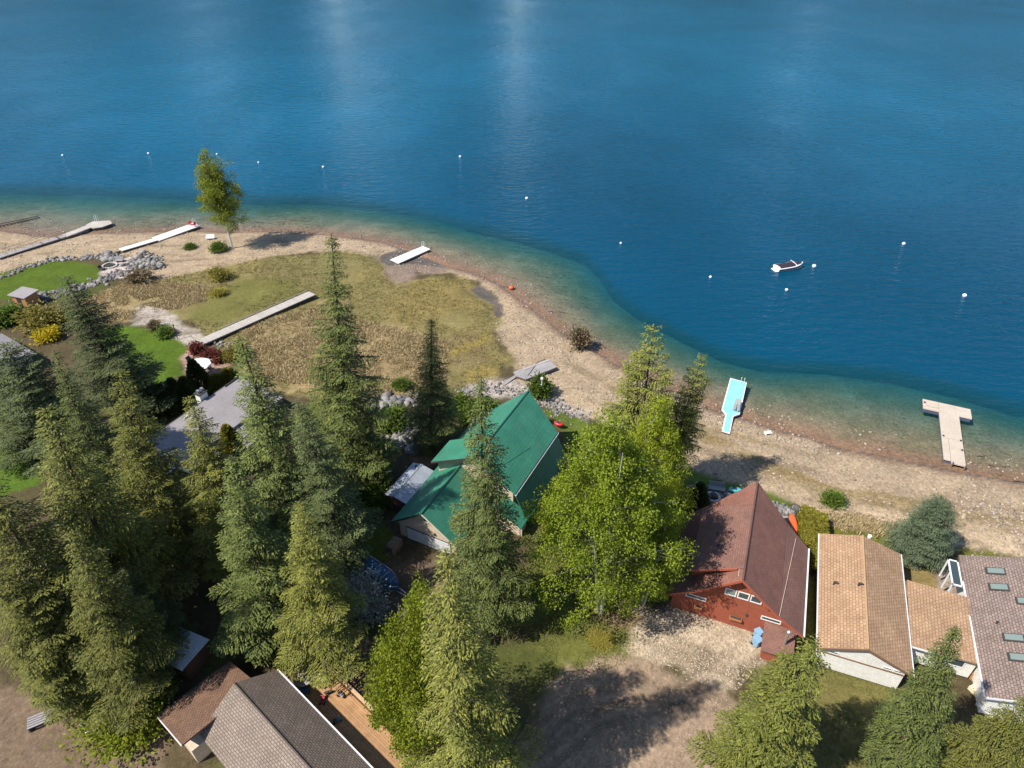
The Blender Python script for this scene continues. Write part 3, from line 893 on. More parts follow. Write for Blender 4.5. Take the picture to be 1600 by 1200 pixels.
# ---------------------------------------------------------------- tan shingled house and its annex
def tan_house():
    F = Frame((27.39, 35.63), (.353, .935))
    g0 = 2.0
    t = thing('tan_roof_house', 'white-walled house with a tan shingle gable roof right of the red house', 'house', F(7, 3.9, g0))
    W, L = 7.8, 14.3
    rd = 3.7
    zr, ze = 6.7, 4.9
    MB().prism([F(.35, .55, g0), F(.35, W - .5, g0), F(.35, W - .5, 4.95), F(.35, rd, 6.5), F(.35, .55, 4.95)], F.d(13.3, 0)).build('wall', 'white_siding', t)
    r0 = slab([F(0, 0, ze), F(L, 0, ze), F(L - .6, rd, zr), F(0, rd, zr)], .18).build('roof', 'tan_shingle', t)
    slab([F(L, W, ze), F(0, W, ze), F(0, rd, zr - .005), F(L - .6, rd, zr - .005)], .18).build('roof', 'tan_shingle', t)
    MB().tube([F(0, rd, zr + .01), F(L - .6, rd, zr + .01)], .09, 6).build('ridge_cap', 'ridge_tan', r0)
    for s, q in ((0, 0), (1, W)):
        MB().prism([F(-.06, rd, zr - .01), F(-.06, q, ze), F(-.06, q, ze - .22), F(-.06, rd, zr - .23)], F.d(.06, 0)).build('fascia', 'tan_fascia', t)
        b = q + (.11 if s else -.11)
        MB().prism([F(0, q, ze - .02), F(L, q, ze - .02), F(L, b, ze - .02), F(0, b, ze - .02)], (0, 0, -.13)).build('gutter', 'gutter_white', t)
    for (a, r) in ((7.3, 1.2), (7.1, 3.15)):
        z = ze + (zr - ze) * r / rd
        MB().tube([F(a, r, z - .1), F(a, r, z + .45)], .08, 8).tube([F(a, r, z + .42), F(a, r + .32, z + .42)], .09, 8).build('roof_vent', 'dark_trim', r0)
    # white band board and narrow windows on the front
    bx(F, .27, .345, .55, W - .5, 4.12, 4.22).build('band_board', 'tan_fascia', t)
    for (r, w_) in ((1.15, .75), (5.5, .75), (6.35, .75)):
        window_on(t, F, .35, r, r + w_, 4.3 if r > 3 else 4.28, 4.62, .07)
    MB().tube([F(L - .3, 4.4, zr - .3), F(L - .3, 4.4, zr - .05)], .2, 10).build('roof_vent', 'white_paint', r0)
    # annex
    A = Frame((36.2, 36.1), (.353, .935))
    x = thing('annex_building', 'low annex with a flat tan shingle roof between the tan and grey-pink roofs', 'annex', A(4, 2.8, g0))
    bx(A, .3, 7.6, .25, 5.4, g0, 4.45).build('wall', 'white_siding', x)
    slab([A(-.15, -.15, 4.62), A(7.6, .1, 4.75), A(7.2, 5.75, 4.95), A(-.1, 5.75, 4.75)], .16).build('roof', 'tan_shingle', x)
    slab([A(5.6, -.9, 4.5), A(7.6, -.9, 4.5), A(7.6, .05, 4.58), A(5.6, .05, 4.58)], .12).build('porch_roof', 'tan_shingle', x)
    bx(A, -.28, -.16, -.1, 3.0, 4.5, 4.62).build('gutter', 'gutter_white', x)
    window_on(x, A, .3, 3.3, 4.6, 3.1, 4.1)


mat('ridge_tan', (.45, .29, .16), .9, noise=(5, .15))
mat('tan_fascia', (.20, .11, .065), .8)
tan_house()


def pink_house():
    F = Frame((39.9, 31.0), (.354, .935))
    g0 = 2.0
    t = thing('grey_pink_roof_house', 'large house with a grey-pink shingle roof and skylights at the right edge', 'house', F(8, 6, g0))
    L, W = 16.2, 9.0
    ze, zr = 4.9, 8.0
    MB().prism([F(.5, .5, g0), F(.5, 17.5, g0), F(.5, 17.5, 4.95), F(.5, W, 7.8), F(.5, .5, 4.95)], F.d(15.0, 0)).build('wall', 'white_siding', t)
    r0 = slab([F(0, 0, ze), F(L, 0, ze), F(L, W, zr), F(0, W, zr)], .2).build('roof', 'grey_pink_shingle', t)
    slab([F(L, 18, ze), F(0, 18, ze), F(0, W, zr - .005), F(L, W, zr - .005)], .2).build('roof', 'grey_pink_shingle', t)
    MB().tube([F(0, W, zr), F(L, W, zr)], .1, 6).build('ridge_cap', 'grey_pink_shingle', r0)
    MB().prism([F(0, 0, ze - .03), F(L - 3.5, 0, ze - .03), F(L - 3.5, -.14, ze - .03), F(0, -.14, ze - .03)], (0, 0, -.14)).build('gutter', 'gutter_white', t)
    MB().prism([F(-.06, 0, ze), F(-.06, W, zr - .01), F(-.06, W, zr - .25), F(-.06, 0, ze - .22)], F.d(.06, 0)).build('fascia', 'gutter_white', t)
    sl_ = (zr - ze) / W

    def on_roof(px, py):
        z = 6.0
        for _ in range(6):
            p = Vector(at(px, py, z)) - F.o
            r = p.dot(F.r); z = ze + sl_ * max(min(r, W), 0)
        return p.dot(F.a), r

    for (px, py) in ((1555, 893), (1560, 918), (1603, 940), (1583, 997), (1592, 1028)):
        a, r = on_roof(px, py)
        def q(da, dr, dz):
            return F(a + da, r + dr, ze + sl_ * (r + dr) + dz)
        f = MB().prism([q(-.42, -.75, .12), q(-.42, .75, .12), q(.42, .75, .12), q(.42, -.75, .12)], (0, 0, -.2)).build('skylight', 'dark_trim', t)
        MB().prism([q(-.31, -.63, .16), q(-.31, .63, .16), q(.31, .63, .16), q(.31, -.63, .16)], (0, 0, -.1)).build('pane', 'pale_glass', f)
    a, r = on_roof(1557, 974)
    MB().tube([F(a, r, ze + sl_ * r - .1), F(a, r, ze + sl_ * r + .3)], .1, 8).build('roof_vent', 'dark_trim', r0)
    # white-framed lean-to canopy with glass at the lake end of the left eave
    c = MB()
    zc = ze - .3
    for (a0, a1, q0_, q1_) in ((12.2, 15.6, -1.0, -.86), (12.2, 12.34, -1.0, -.02), (15.46, 15.6, -1.0, -.02), (12.2, 15.6, -.16, -.02)):
        c.prism([F(a0, q0_, zc), F(a1, q0_, zc), F(a1, q1_, zc), F(a0, q1_, zc)], (0, 0, -.12))
    cn = c.build('canopy_frame', 'white_paint', t)
    bx(F, 12.3, 15.5, -.9, -.12, zc - .1, zc - .05).build('pane', 'glass', cn)
    for a in (12.3, 13.9, 15.5):
        bx(F, a - .06, a + .06, -.99, -.87, g0, zc - .1).build('post', 'white_paint', cn)
    return F


PF = pink_house()


# ---------------------------------------------------------------- grey flat-roofed house among the conifers
def grey_house():
    F = Frame((-43.9, 64.6), (.463, .886))
    g0 = 1.8
    t = thing('grey_roof_house', 'long house with a pale grey low-slope roof half hidden by conifers', 'house', F(8, 3, g0))
    bx(F, -1.0, 13.6, .5, 5.6, g0, 4.2).build('wall', 'white_siding', t)
    slab([F(-1.5, 6.2, 4.3), F(-1.5, 0, 5.6), F(11.0, 0, 5.6), F(11.0, 6.2, 4.3)], .22).build('roof', 'grey_membrane', t)
    slab([F(11.05, 7.0, 4.05), F(11.05, -.05, 5.45), F(14.2, -.05, 5.45), F(14.2, 7.0, 4.05)], .22).build('roof', 'grey_membrane', t)
    bx(F, 10.98, 11.1, 0, 6.3, 4.2, 4.32).build('roof_step', 'dark_trim', t)
    MB().prism([F(-1.5, -.08, 5.62), F(14.2, -.08, 5.62), F(14.2, .05, 5.62), F(-1.5, .05, 5.62)], (0, 0, -.3)).build('fascia', 'dark_trim', t)
    slab([F(2.0, 9.6, 3.3), F(2.0, 6.0, 3.9), F(7.5, 6.0, 3.9), F(7.5, 9.6, 3.3)], .2).build('lower_roof', 'grey_membrane', t)
    bx(F, 2.4, 7.1, 6.0, 9.2, g0, 3.2).build('wall', 'white_siding', t)
    ch = bx(F, 7.2, 8.4, -1.1, -.2, g0, 6.4).build('chimney', 'white_paint', t)
    bx(F, 7.1, 8.5, -1.2, -.1, 6.4, 6.55).build('chimney_cap', 'dark_trim', ch)
    for a in (7.5, 8.1):
        MB().lathe(F(a, -.65, 6.55), [(.16, 0), (.16, .35), (.22, .36), (.22, .44)], 10).build('chimney_pot', 'steel', ch)
    bx(F, 3.6, 4.8, .6, .75, 5.45, 5.62).build('skylight', 'white_paint', t)
    slab([F(-4.2, 5.0, 3.6), F(-4.2, 1.2, 3.7), F(-1.2, 1.2, 3.8), F(-1.2, 5.0, 3.7)], .1).build('carport_roof', 'white_sheet', t)
    for (a, r) in ((-4.0, 1.4), (-4.0, 4.8)):
        bx(F, a - .06, a + .06, r - .06, r + .06, g0 - .2, 3.6).build('post', 'white_paint', t)


grey_house()


# ---------------------------------------------------------------- two-roofed house at the bottom edge with its deck
def bottom_house():
    A = Vector((-22.7, 30.75))
    F = Frame(A, (.65, .76))
    g0 = 2.0
    t = thing('two_tone_roof_house', 'house with brown and grey shingle roofs meeting at the bottom edge beside the deck', 'house', F(0, 3, g0))
    bx(F, -3.2, 3.0, .3, 13, g0, 5.2).build('wall', 'cream_siding', t)
    MB().prism([F(-3.2, .3, 5.2), F(3.0, .3, 5.2), F(0, .3, 7.35)], F.d(0, 12.6)).build('gable', 'cream_siding', t)
    r0 = slab([F(3.5, 0, 5.0), F(3.5, 13.4, 5.0), F(0, 13.4, 7.5), F(0, 0, 7.5)], .18).build('roof', 'grey_shingle', t)
    slab([F(-3.8, 13.4, 4.9), F(-3.8, 0, 4.9), F(0, 0, 7.495), F(0, 13.4, 7.495)], .18).build('roof', 'grey_shingle', t)
    MB().tube([F(0, -.02, 7.5), F(0, 13.4, 7.5)], .08, 6).build('ridge_cap', 'grey_shingle', r0)
    MB().prism([F(3.5, -.02, 4.99), F(3.5, 13.4, 4.99), F(3.63, 13.4, 4.99), F(3.63, -.02, 4.99)], (0, 0, -.14)).build('gutter', 'gutter_white', t)
    slab([F(-5.2, -4.7, 3.9), F(1.5, -4.7, 3.9), F(1.5, .5, 6.0), F(-5.2, .5, 6.0)], .18).build('roof', 'brown_shingle', t)
    MB().prism([F(-5.2, -4.72, 3.9), F(-5.2, .5, 6.0), F(-5.2, .5, 5.8), F(-5.2, -4.72, 3.7)], F.d(-.07, 0)).build('fascia', 'gutter_white', t)
    MB().prism([F(-5.2, -4.72, 3.88), F(1.5, -4.72, 3.88), F(1.5, -4.85, 3.88), F(-5.2, -4.85, 3.88)], (0, 0, -.12)).build('gutter', 'dark_trim', t)
    bx(F, -4.8, 1.1, -4.3, .2, g0, 4.0).build('wall', 'cream_siding', t)
    # deck
    d = thing('wooden_deck', 'honey-coloured wooden deck with a railing on the right of the grey roof', 'deck', F(5, 6, g0))
    k = 0
    a = 3.1
    while a < 6.9:
        bx(F, a, a + .185, .6, 13.4, 2.72 + .004 * (k % 3), 2.80 + .004 * (k % 3)).build('plank', 'deck_wood', d)
        a += .2; k += 1
    bx(F, 3.1, 6.9, .62, 13.3, 2.5, 2.7).build('joist_frame', 'dark_trim', d)
    for r in (.8, 4.5, 8.5, 12.5):
        bx(F, 6.6, 6.78, r, r + .18, g0 - .3, 2.5).build('post', 'deck_wood', d)
    rl = bx(F, 6.78, 7.08, .6, 8.6, 3.72, 3.80).build('railing', 'deck_wood_pale', d)
    for i in range(40):
        bx(F, 6.88, 6.95, .7 + i * .2, .75 + i * .2, 2.8, 3.72).build('baluster', 'deck_wood', rl)
    r2 = bx(F, 3.6, 6.78, .45, .62, 3.72, 3.80).build('railing', 'deck_wood_pale', d)
    for i in range(15):
        bx(F, 3.65 + i * .21, 3.70 + i * .21, .5, .56, 2.8, 3.72).build('baluster', 'deck_wood', r2)
    # garden arbour: dark rafters beyond the railing
    p = thing('garden_arbour', 'dark slatted arbour frame beyond the deck railing', 'arbour', F(8, 3.5, g0))
    for i in range(26):
        bx(F, 7.2, 9.2, .4 + i * .3, .49 + i * .3, 3.35, 3.47).build('rafter', 'dark_wood', p)
    for (a_, r) in ((7.35, .5), (9.0, .5), (7.35, 8.0), (9.0, 8.0)):
        bx(F, a_ - .06, a_ + .06, r - .06, r + .06, g0 - .3, 3.35).build('post', 'dark_wood', p)
    for a_ in (7.35, 9.0):
        bx(F, a_ - .05, a_ + .05, .3, 8.2, 3.24, 3.34).build('beam', 'dark_wood', p)
    bx(F, 7.1, 9.3, 8.25, 8.33, 3.3, 3.5).build('end_board', 'deck_wood_pale', p)
    return F


mat('deck_wood', (.40, .225, .105), .75, noise=(1.2, .2), var=.14)
mat('deck_wood_pale', (.50, .33, .19), .75, noise=(2, .15))
mat('dark_wood', (.035, .022, .018), .8, noise=(3, .3))
BF = bottom_house()


def white_shed():
    F = Frame((-32.7, 35.7), (.41, .91))
    g0 = 2.0
    t = thing('storage_shed', 'brown wooden shed with a white sheet metal roof under the conifers', 'shed', F(1.3, 2, g0))
    bx(F, .2, 2.7, .2, 4.0, g0, 4.15).build('wall', 'brown_wood', t)
    slab([F(-.2, -.1, 4.15), F(-.2, 4.25, 4.5), F(3.0, 4.25, 4.55), F(3.0, -.1, 4.2)], .06).build('roof', 'white_sheet', t)
    bx(F, .12, .2, 1.4, 2.4, g0, 3.9).build('door', 'dark_wood', t)
    MB().prism([F(-.22, -.1, 4.13), F(-.22, 4.25, 4.48), F(-.22, 4.25, 4.34), F(-.22, -.1, 3.99)], F.d(-.05, 0)).build('fascia', 'white_paint', t)


white_shed()


def far_left():
    F = Frame((-84, 82.5), (.55, .83))
    g0 = 1.5
    t = thing('dusky_roof_house', 'house with a dusky mauve-grey shingle roof at the left edge below the lawn', 'house', F(4, 5, g0))
    bx(F, -1, 8.5, .3, 9.5, g0, 4.1).build('wall', 'white_siding', t)
    slab([F(9.2, -.2, 4.1), F(9.2, 10.0, 4.1), F(4, 10.0, 6.0), F(4, -.2, 6.0)], .2).build('roof', 'grey_membrane', t)
    slab([F(-2.4, 10.0, 3.8), F(-2.4, -.2, 3.8), F(4, -.2, 5.99), F(4, 10.0, 5.99)], .2).build('roof', 'grey_pink_shingle', t)
    MB().prism([F(4, 10.05, 6.0), F(9.2, 10.05, 4.1), F(9.2, 10.05, 3.9), F(4, 10.05, 5.75)], F.d(0, .06)).build('fascia', 'gutter_white', t)
    p = gp(44, 474)
    G = Frame((p.x, p.y), (.35, .93))
    s = thing('small_shed', 'small shed with grey roof and orange wood walls at the edge of the lawn', 'shed', p)
    bx(G, -1.2, 1.2, -1.6, 1.6, p.z - .2, p.z + 2.0).build('wall', 'orange_wood', s)
    slab([G(-1.5, -2.0, p.z + 2.0), G(-1.5, 2.0, p.z + 2.1), G(1.5, 2.0, p.z + 2.3), G(1.5, -2.0, p.z + 2.2)], .12).build('roof', 'grey_membrane', s)
    bx(G, -1.27, -1.2, -.5, .5, p.z, p.z + 1.8).build('door', 'dark_wood', s)


mat('orange_wood', (.42, .19, .08), .75, noise=(3, .15))
far_left()

# ================================================================== trees
leaf_mat('spruce_green', (.05, .08, .02), (.18, .20, .05), .12)
leaf_mat('spruce_olive', (.08, .10, .018), (.25, .24, .048), .12)
leaf_mat('fir_deep', (.038, .06, .024), (.14, .165, .054), .10)
leaf_mat('cedar_gold', (.105, .13, .022), (.25, .255, .052), .14)
leaf_mat('blue_spruce', (.08, .12, .062), (.18, .22, .125), .12)
leaf_mat('birch_leaf', (.18, .25, .016), (.30, .36, .034), .38)
leaf_mat('lime_leaf', (.21, .26, .014), (.32, .36, .03), .40)
leaf_mat('birch_far', (.17, .215, .018), (.29, .31, .04), .35)
leaf_mat('bush_green', (.075, .125, .015), (.13, .185, .028), .3)
leaf_mat('bush_yellow', (.20, .18, .03), (.30, .25, .05), .3)
leaf_mat('bush_gold', (.42, .32, .01), (.55, .44, .02), .3)
leaf_mat('bush_red', (.10, .022, .018), (.17, .045, .03), .3)
leaf_mat('silver_leaf', (.20, .23, .20), (.46, .48, .43), .25)
leaf_mat('hedge_green', (.050, .072, .018), (.095, .115, .026), .2)
leaf_mat('hedge_gold', (.15, .145, .015), (.23, .20, .03), .22)
leaf_mat('twig_tan', (.20, .15, .085), (.30, .235, .14), .1)
mat('bark_dark', (.07, .05, .038), .95, noise=(3, .3), bump=(8, .6))
mat('bark_grey', (.22, .20, .18), .9, noise=(3, .25), bump=(8, .5))
mat('bark_white', (.50, .48, .44), .8, noise=(4, .3))
mat('twig_brown', (.13, .11, .09), .9)


def kites(B, D, Ln, Wd, N=None, rng=RNG):
    """small pointed sprays: base B, direction D, length, width -> verts, quads"""
    n = len(B)
    D = D / np.maximum(np.linalg.norm(D, axis=1, keepdims=True), 1e-6)
    if N is None:
        N = rng.normal(size=(n, 3)) * .55; N[:, 2] += 1.0
    S = np.cross(D, N); S /= np.maximum(np.linalg.norm(S, axis=1, keepdims=True), 1e-6)
    Ln = Ln[:, None]; Wd = Wd[:, None]
    V = np.empty((n, 4, 3))
    V[:, 0] = B; V[:, 1] = B + D * Ln * .45 + S * Wd; V[:, 2] = B + D * Ln; V[:, 3] = B + D * Ln * .45 - S * Wd
    V[:, 2, 2] -= Ln[:, 0] * .10
    return V.reshape(-1, 3), np.arange(n * 4).reshape(-1, 4)


def conifer(name, seed, h, r, leaf, bark='bark_dark', nb=230, droop=.35, expo=.85, gap=.12, spr=.215, tips=1, low=.05, hang=.35, up=0.0):
    g = np.random.default_rng(seed)
    wood = MB()
    Bs, Ds, Ls, Ws = [], [], [], []
    tops = [(0, 0, h)]
    for k in range(tips - 1):
        a = g.random() * 6.28
        tops.append((math.cos(a) * r * .45, math.sin(a) * r * .45, h * g.uniform(.78, .92)))
    for ti, (tx, ty, th) in enumerate(tops):
        split = .35 if ti else 0
        bend = g.normal(size=2) * .012 * h

        def trunk(t):
            s = np.clip((t - split) / (1 - split), 0, 1) if ti else t
            return np.array([tx * s ** .8 + bend[0] * math.sin(3 * t), ty * s ** .8 + bend[1] * math.sin(3 * t), t * th])
        pts = [trunk(t) for t in np.linspace(split, 1, 9)]
        r0 = .017 * h * (1 if not ti else .6)
        wood.tube([Vector(p) for p in pts], [max(r0 * (1 - k / 8.2), .02) for k in range(9)], 7)
        nbr = nb if ti == 0 else int(nb * .45)
        for i in range(nbr):
            wi = i // 6; nw = max(nbr // 6, 1)
            t = low + (1 - low) * ((wi + .5) / nw) ** .9 + g.normal() * .0035
            t = min(max(t, low), .985)
            if ti and t < .42:
                continue
            if g.random() < gap * (1 - t):
                continue
            rr = r if ti == 0 else r * .6
            prof = (1 - t) ** expo * (1 - .55 * max(0, (.22 - t) / .22))
            L = rr * prof * (.5 + .75 * g.random() ** .8) + .22
            if g.random() < .07:
                L *= 1.22
            az = wi * 1.9 + (i % 6) * 1.0472 + g.normal() * .28
            o = trunk(t)
            dirh = np.array([math.cos(az), math.sin(az), 0]); side = np.array([-dirh[1], dirh[0], 0])
            dr = droop * g.uniform(.6, 1.4) * (1.15 - t) - up * t
            ns = max(int(L / .165), 3)
            s = np.linspace(.12 if L > 1 else .0, 1, ns)
            zc = L * (.28 * (t) * s - dr * s ** 1.3 + dr * .55 * s ** 3.2)
            C = o + dirh * (L * s)[:, None] + np.array([0, 0, 1.0]) * zc[:, None]
            if L > .9:
                wood.tube([Vector(o), Vector(C[ns // 2]), Vector(C[-1])], [.012 * L + .012, .008 * L + .008, .006], 3, False)
            l2 = (.34 * L * np.sin(np.pi * np.clip(s * .85 + .12, 0, 1)) + .16)
            for sg in (-1, 1):
                for k in range(ns):
                    m = max(int(l2[k] / .085), 1)
                    u = (np.arange(m) + g.random(m)) / m
                    ang = g.uniform(.75, 1.15)
                    d2 = dirh * math.cos(ang) + side * sg * math.sin(ang)
                    b = C[k] + d2 * (l2[k] * u)[:, None]
                    b[:, 2] -= hang * l2[k] * u ** 1.5 + g.random(m) * .06
                    Bs.append(b)
                    dd = np.tile(d2 + dirh * .4, (m, 1)) + g.normal(size=(m, 3)) * .30
                    dd[:, 2] -= .16 + hang * .45
                    Ds.append(dd)
            b = C + g.normal(size=C.shape) * .03
            Bs.append(b); dd = np.tile(dirh, (ns, 1)) + g.normal(size=(ns, 3)) * .3; dd[:, 2] -= .1
            Ds.append(dd)
        # leader
        m = 26
        u = g.random(m) ** .7
        Bs.append(trunk(1.0) - np.array([0, 0, 1]) * (u * 1.6)[:, None])
        an = g.random(m) * 6.28
        Ds.append(np.stack([np.cos(an), np.sin(an), .55 + .4 * g.random(m)], 1))
    B = np.concatenate(Bs); D = np.concatenate(Ds)
    n = len(B)
    N = g.normal(size=(n, 3)) * .38; N[:, 2] += 1.0
    V, Q = kites(B, D, g.uniform(.65, 1.35, n) * spr, g.uniform(.7, 1.25, n) * spr * .22, N, g)
    fol = np_mesh(name + '_crown', V, Q, leaf, 'mesh')
    me = bpy.data.meshes.new(name + '_trunk')
    me.from_pydata(wood.v, [], wood.f); me.materials.append(MATS[bark])
    return dict(crown=fol, trunk=me, h=h, r=r)


def broadleaf(name, seed, h, r, leaf, bark, stems=1, nclump=330, per=60, csize=.85, lsize=.17, low=.22, shape=1.0, hollow=.45, top_r=.35):
    g = np.random.default_rng(seed)
    wood = MB(); twig = MB()
    limbs = []
    for s in range(stems):
        a = s * 6.28 / stems + g.random()
        lean = (0 if stems == 1 else r * .30)
        p = []
        for t in np.linspace(0, .93, 8):
            p.append(Vector((math.cos(a) * (lean * t + (.25 if stems > 1 else 0)) + g.normal() * .07 * t * r * .3, math.sin(a) * (lean * t + (.25 if stems > 1 else 0)) + g.normal() * .07 * t * r * .3, h * t)))
        rad = .012 * h * (1 if stems == 1 else .75)
        wood.tube(p, [max(rad * (1 - k / 7.6), .02) for k in range(8)], 7)
        limbs += [(p[k].lerp(p[k + 1], f), 1) for k in range(1, 7) for f in (0, .5)]
    LP = np.array([l[0] for l in limbs])
    lumps = g.normal(size=(9, 3))
    lumps /= np.linalg.norm(lumps, axis=1, keepdims=True)
    la = g.uniform(.12, .34, 9)
    Cs = []
    while len(Cs) < nclump:
        d = g.normal(size=3); d /= np.linalg.norm(d)
        rho = (hollow + (1 - hollow) * g.random()) ** .8
        bump_ = 1 + sum(a_ * max(0, d @ l_) ** 3 for a_, l_ in zip(la, lumps)) - .18
        rho *= bump_ * g.uniform(.86, 1.06)
        zc = (1 + low) / 2 * h; hz = (1 - low) / 2 * h
        z = zc + d[2] * rho * hz
        tt = (z - low * h) / (h * (1 - low))
        wd = r * (1 if tt < .45 else 1 - (1 - top_r) * ((tt - .45) / .55) ** 1.2 * shape)
        Cs.append((d[0] * rho * wd, d[1] * rho * wd, z))
    Cs = np.array(Cs)
    Bs, Ds = [], []
    for i, c in enumerate(Cs):
        hd = np.hypot(LP[:, 0] - c[0], LP[:, 1] - c[1])
        cost = hd + np.abs((c[2] - .45 * hd) - LP[:, 2])
        o = LP[np.argmin(cost)]
        mid = (o + c) / 2 + np.array([0, 0, .12 * np.linalg.norm(c - o)]) + g.normal(size=3) * .12
        Lb = np.linalg.norm(c - o)
        (wood if i % 6 == 0 else twig).tube([Vector(o), Vector(mid), Vector(c)], [.010 + .007 * Lb, .006 + .004 * Lb, .005], 3, False)
        m = int(per * g.uniform(.6, 1.4))
        e = g.normal(size=(m, 3)); e /= np.linalg.norm(e, axis=1, keepdims=True)
        rad = csize * g.uniform(.7, 1.3) * g.random(m) ** .45
        e[:, 2] *= .72
        b = c + e * rad[:, None]
        b[:, 2] -= .12 * rad
        Bs.append(b)
        dd = e * .7 + g.normal(size=(m, 3)) * .6; dd[:, 2] -= .25
        Ds.append(dd)
    B = np.concatenate(Bs); D = np.concatenate(Ds); n = len(B)
    N = g.normal(size=(n, 3)) * .8; N[:, 2] += .7
    V, Q = kites(B, D, g.uniform(.7, 1.4, n) * lsize * 1.5, g.uniform(.7, 1.3, n) * lsize * .55, N, g)
    fol = np_mesh(name + '_crown', V, Q, leaf, 'mesh')
    me = bpy.data.meshes.new(name + '_trunk')
    me.from_pydata(wood.v, [], wood.f); me.materials.append(MATS[bark])
    tw = bpy.data.meshes.new(name + '_branches')
    tw.from_pydata(twig.v, [], twig.f); tw.materials.append(MATS['twig_brown'])
    return dict(crown=fol, trunk=me, branches=tw, h=h, r=r)


def column(name, seed, h, r, leaf, n=5200, tip=.9, box=None):
    """clipped or columnar evergreen: dense short sprays over a closed body; box=(half length) makes a hedge run"""
    g = np.random.default_rng(seed)
    wood = MB().tube([(0, 0, -.1), (0, 0, h * .5), (0, 0, h * .92)], [.1, .07, .02], 6)
    t = g.random(n) ** .8
    an = g.random(n) * 6.2832
    depth = 1 - .45 * g.random(n) ** 2.2
    if tip > 0:
        prof = np.where(t < .35, .86 + .14 * np.sin(t / .35 * 1.57), np.maximum(1 - ((t - .35) / .65) ** 1.7 * tip, .03))
    else:
        prof = np.where(t > .9, 1 - ((t - .9) / .1) ** 2 * .5, 1)
    lump = 1 + .13 * np.sin(an * 3 + t * 7 + seed) + .09 * np.sin(an * 7 - t * 15)
    rad = r * prof * depth * lump
    B = np.stack([np.cos(an) * rad, np.sin(an) * rad, t * h], 1)
    D = np.stack([np.cos(an), np.sin(an), .9 + 0 * an], 1)
    if box:
        # stretched along y into a run with flat sides
        cx = np.sign(np.cos(an)) * np.minimum(np.abs(np.cos(an)) * 1.6, 1)
        B[:, 0] = cx * rad
        B[:, 1] = np.sin(an) * rad + g.uniform(-1, 1, n) * (box - r)
        topm = g.random(n) < .35
        B[topm, 0] = g.uniform(-1, 1, topm.sum()) * r * .9; B[topm, 1] = g.uniform(-1, 1, topm.sum()) * box; B[topm, 2] = h * (1 - .10 * g.random(topm.sum()))
    D = D + g.normal(size=(n, 3)) * .35
    V, Q = kites(B, D, g.uniform(.7, 1.3, n) * .30, g.uniform(.7, 1.3, n) * .075, rng=g)
    fol = np_mesh(name + '_crown', V, Q, leaf, 'mesh')
    me = bpy.data.meshes.new(name + '_trunk')
    me.from_pydata(wood.v, [], wood.f); me.materials.append(MATS['bark_dark'])
    return dict(crown=fol, trunk=me, h=h, r=r)


def bush(name, seed, h, r, leaf, n=2600, ls=.16, stems=14, bark='bark_dark', up=.4):
    g = np.random.default_rng(seed)
    wood = MB()
    T = []
    for k in range(stems):
        a = g.random() * 6.28; q = g.random() ** .5
        c = Vector((math.cos(a) * r * q * .85, math.sin(a) * r * q * .85, h * (1 - .55 * q * q) * g.uniform(.75, 1.0)))
        wood.tube([(0, 0, -.05), (c.x * .4, c.y * .4, c.z * .55), c], [.035, .02, .006], 3, False)
        T.append(c)
    T = np.array(T)
    i = g.integers(0, stems, n)
    u = g.random(n) ** .5
    e = g.normal(size=(n, 3)) * np.array([r * .23, r * .23, h * .15])
    B = T[i] * np.stack([u, u, .35 + .65 * u], 1) + e
    B[:, 2] = np.maximum(B[:, 2], .03)
    D = e / max(r * .23, .05) + g.normal(size=(n, 3)) * .4; D[:, 2] += up
    V, Q = kites(B, D, g.uniform(.7, 1.4, n) * ls * 1.5, g.uniform(.7, 1.3, n) * ls * .5, rng=g)
    fol = np_mesh(name + '_leaves', V, Q, leaf, 'mesh')
    me = bpy.data.meshes.new(name + '_stems')
    me.from_pydata(wood.v, [], wood.f); me.materials.append(MATS[bark])
    return dict(crown=fol, trunk=me, h=h, r=r)


def plant(proto, name, label, cat, base, h=None, r=None, rot=None, group=None, lean=(0, 0), parts=('trunk', 'crown'), sink=.1, leaf=None):
    x, y = base[0], base[1]
    z = zg(x, y) - sink
    t = thing(name, label, cat, (x, y, z), group)
    sz = (h or proto['h']) / proto['h']
    sr = (r or proto['r'] * sz) / proto['r']
    t.scale = (sr, sr, sz)
    t.rotation_euler = (lean[0], lean[1], random.uniform(0, 6.28) if rot is None else rot)
    for k, nm in zip(('trunk', 'crown'), parts):
        o = bpy.data.objects.new(nm, proto[k]); COL.objects.link(o); o.parent = t
        if k == 'crown' and leaf:
            o.material_slots[0].link = 'OBJECT'; o.material_slots[0].material = MATS[leaf]
    if 'branches' in proto:
        o = bpy.data.objects.new('branches', proto['branches']); COL.objects.link(o); o.parent = t
    return t


def by_px(base, top, lim=.075):
    """plan position and lean from the survey pixels of foot and top; the lean stays small"""
    p = gp(*base)
    zt = top_z(p.x, p.y, top[1])
    v = -(top[1] - 600) / FPX
    xt = (top[0] - 800) / FPX * p.y / (_ct + v * _st)
    h = zt - p.z
    lim = lim if h > 12 else .03
    tl = max(-lim, min(lim, (xt - p.x) / h))
    p.x = xt - tl * h
    return p, h, tl


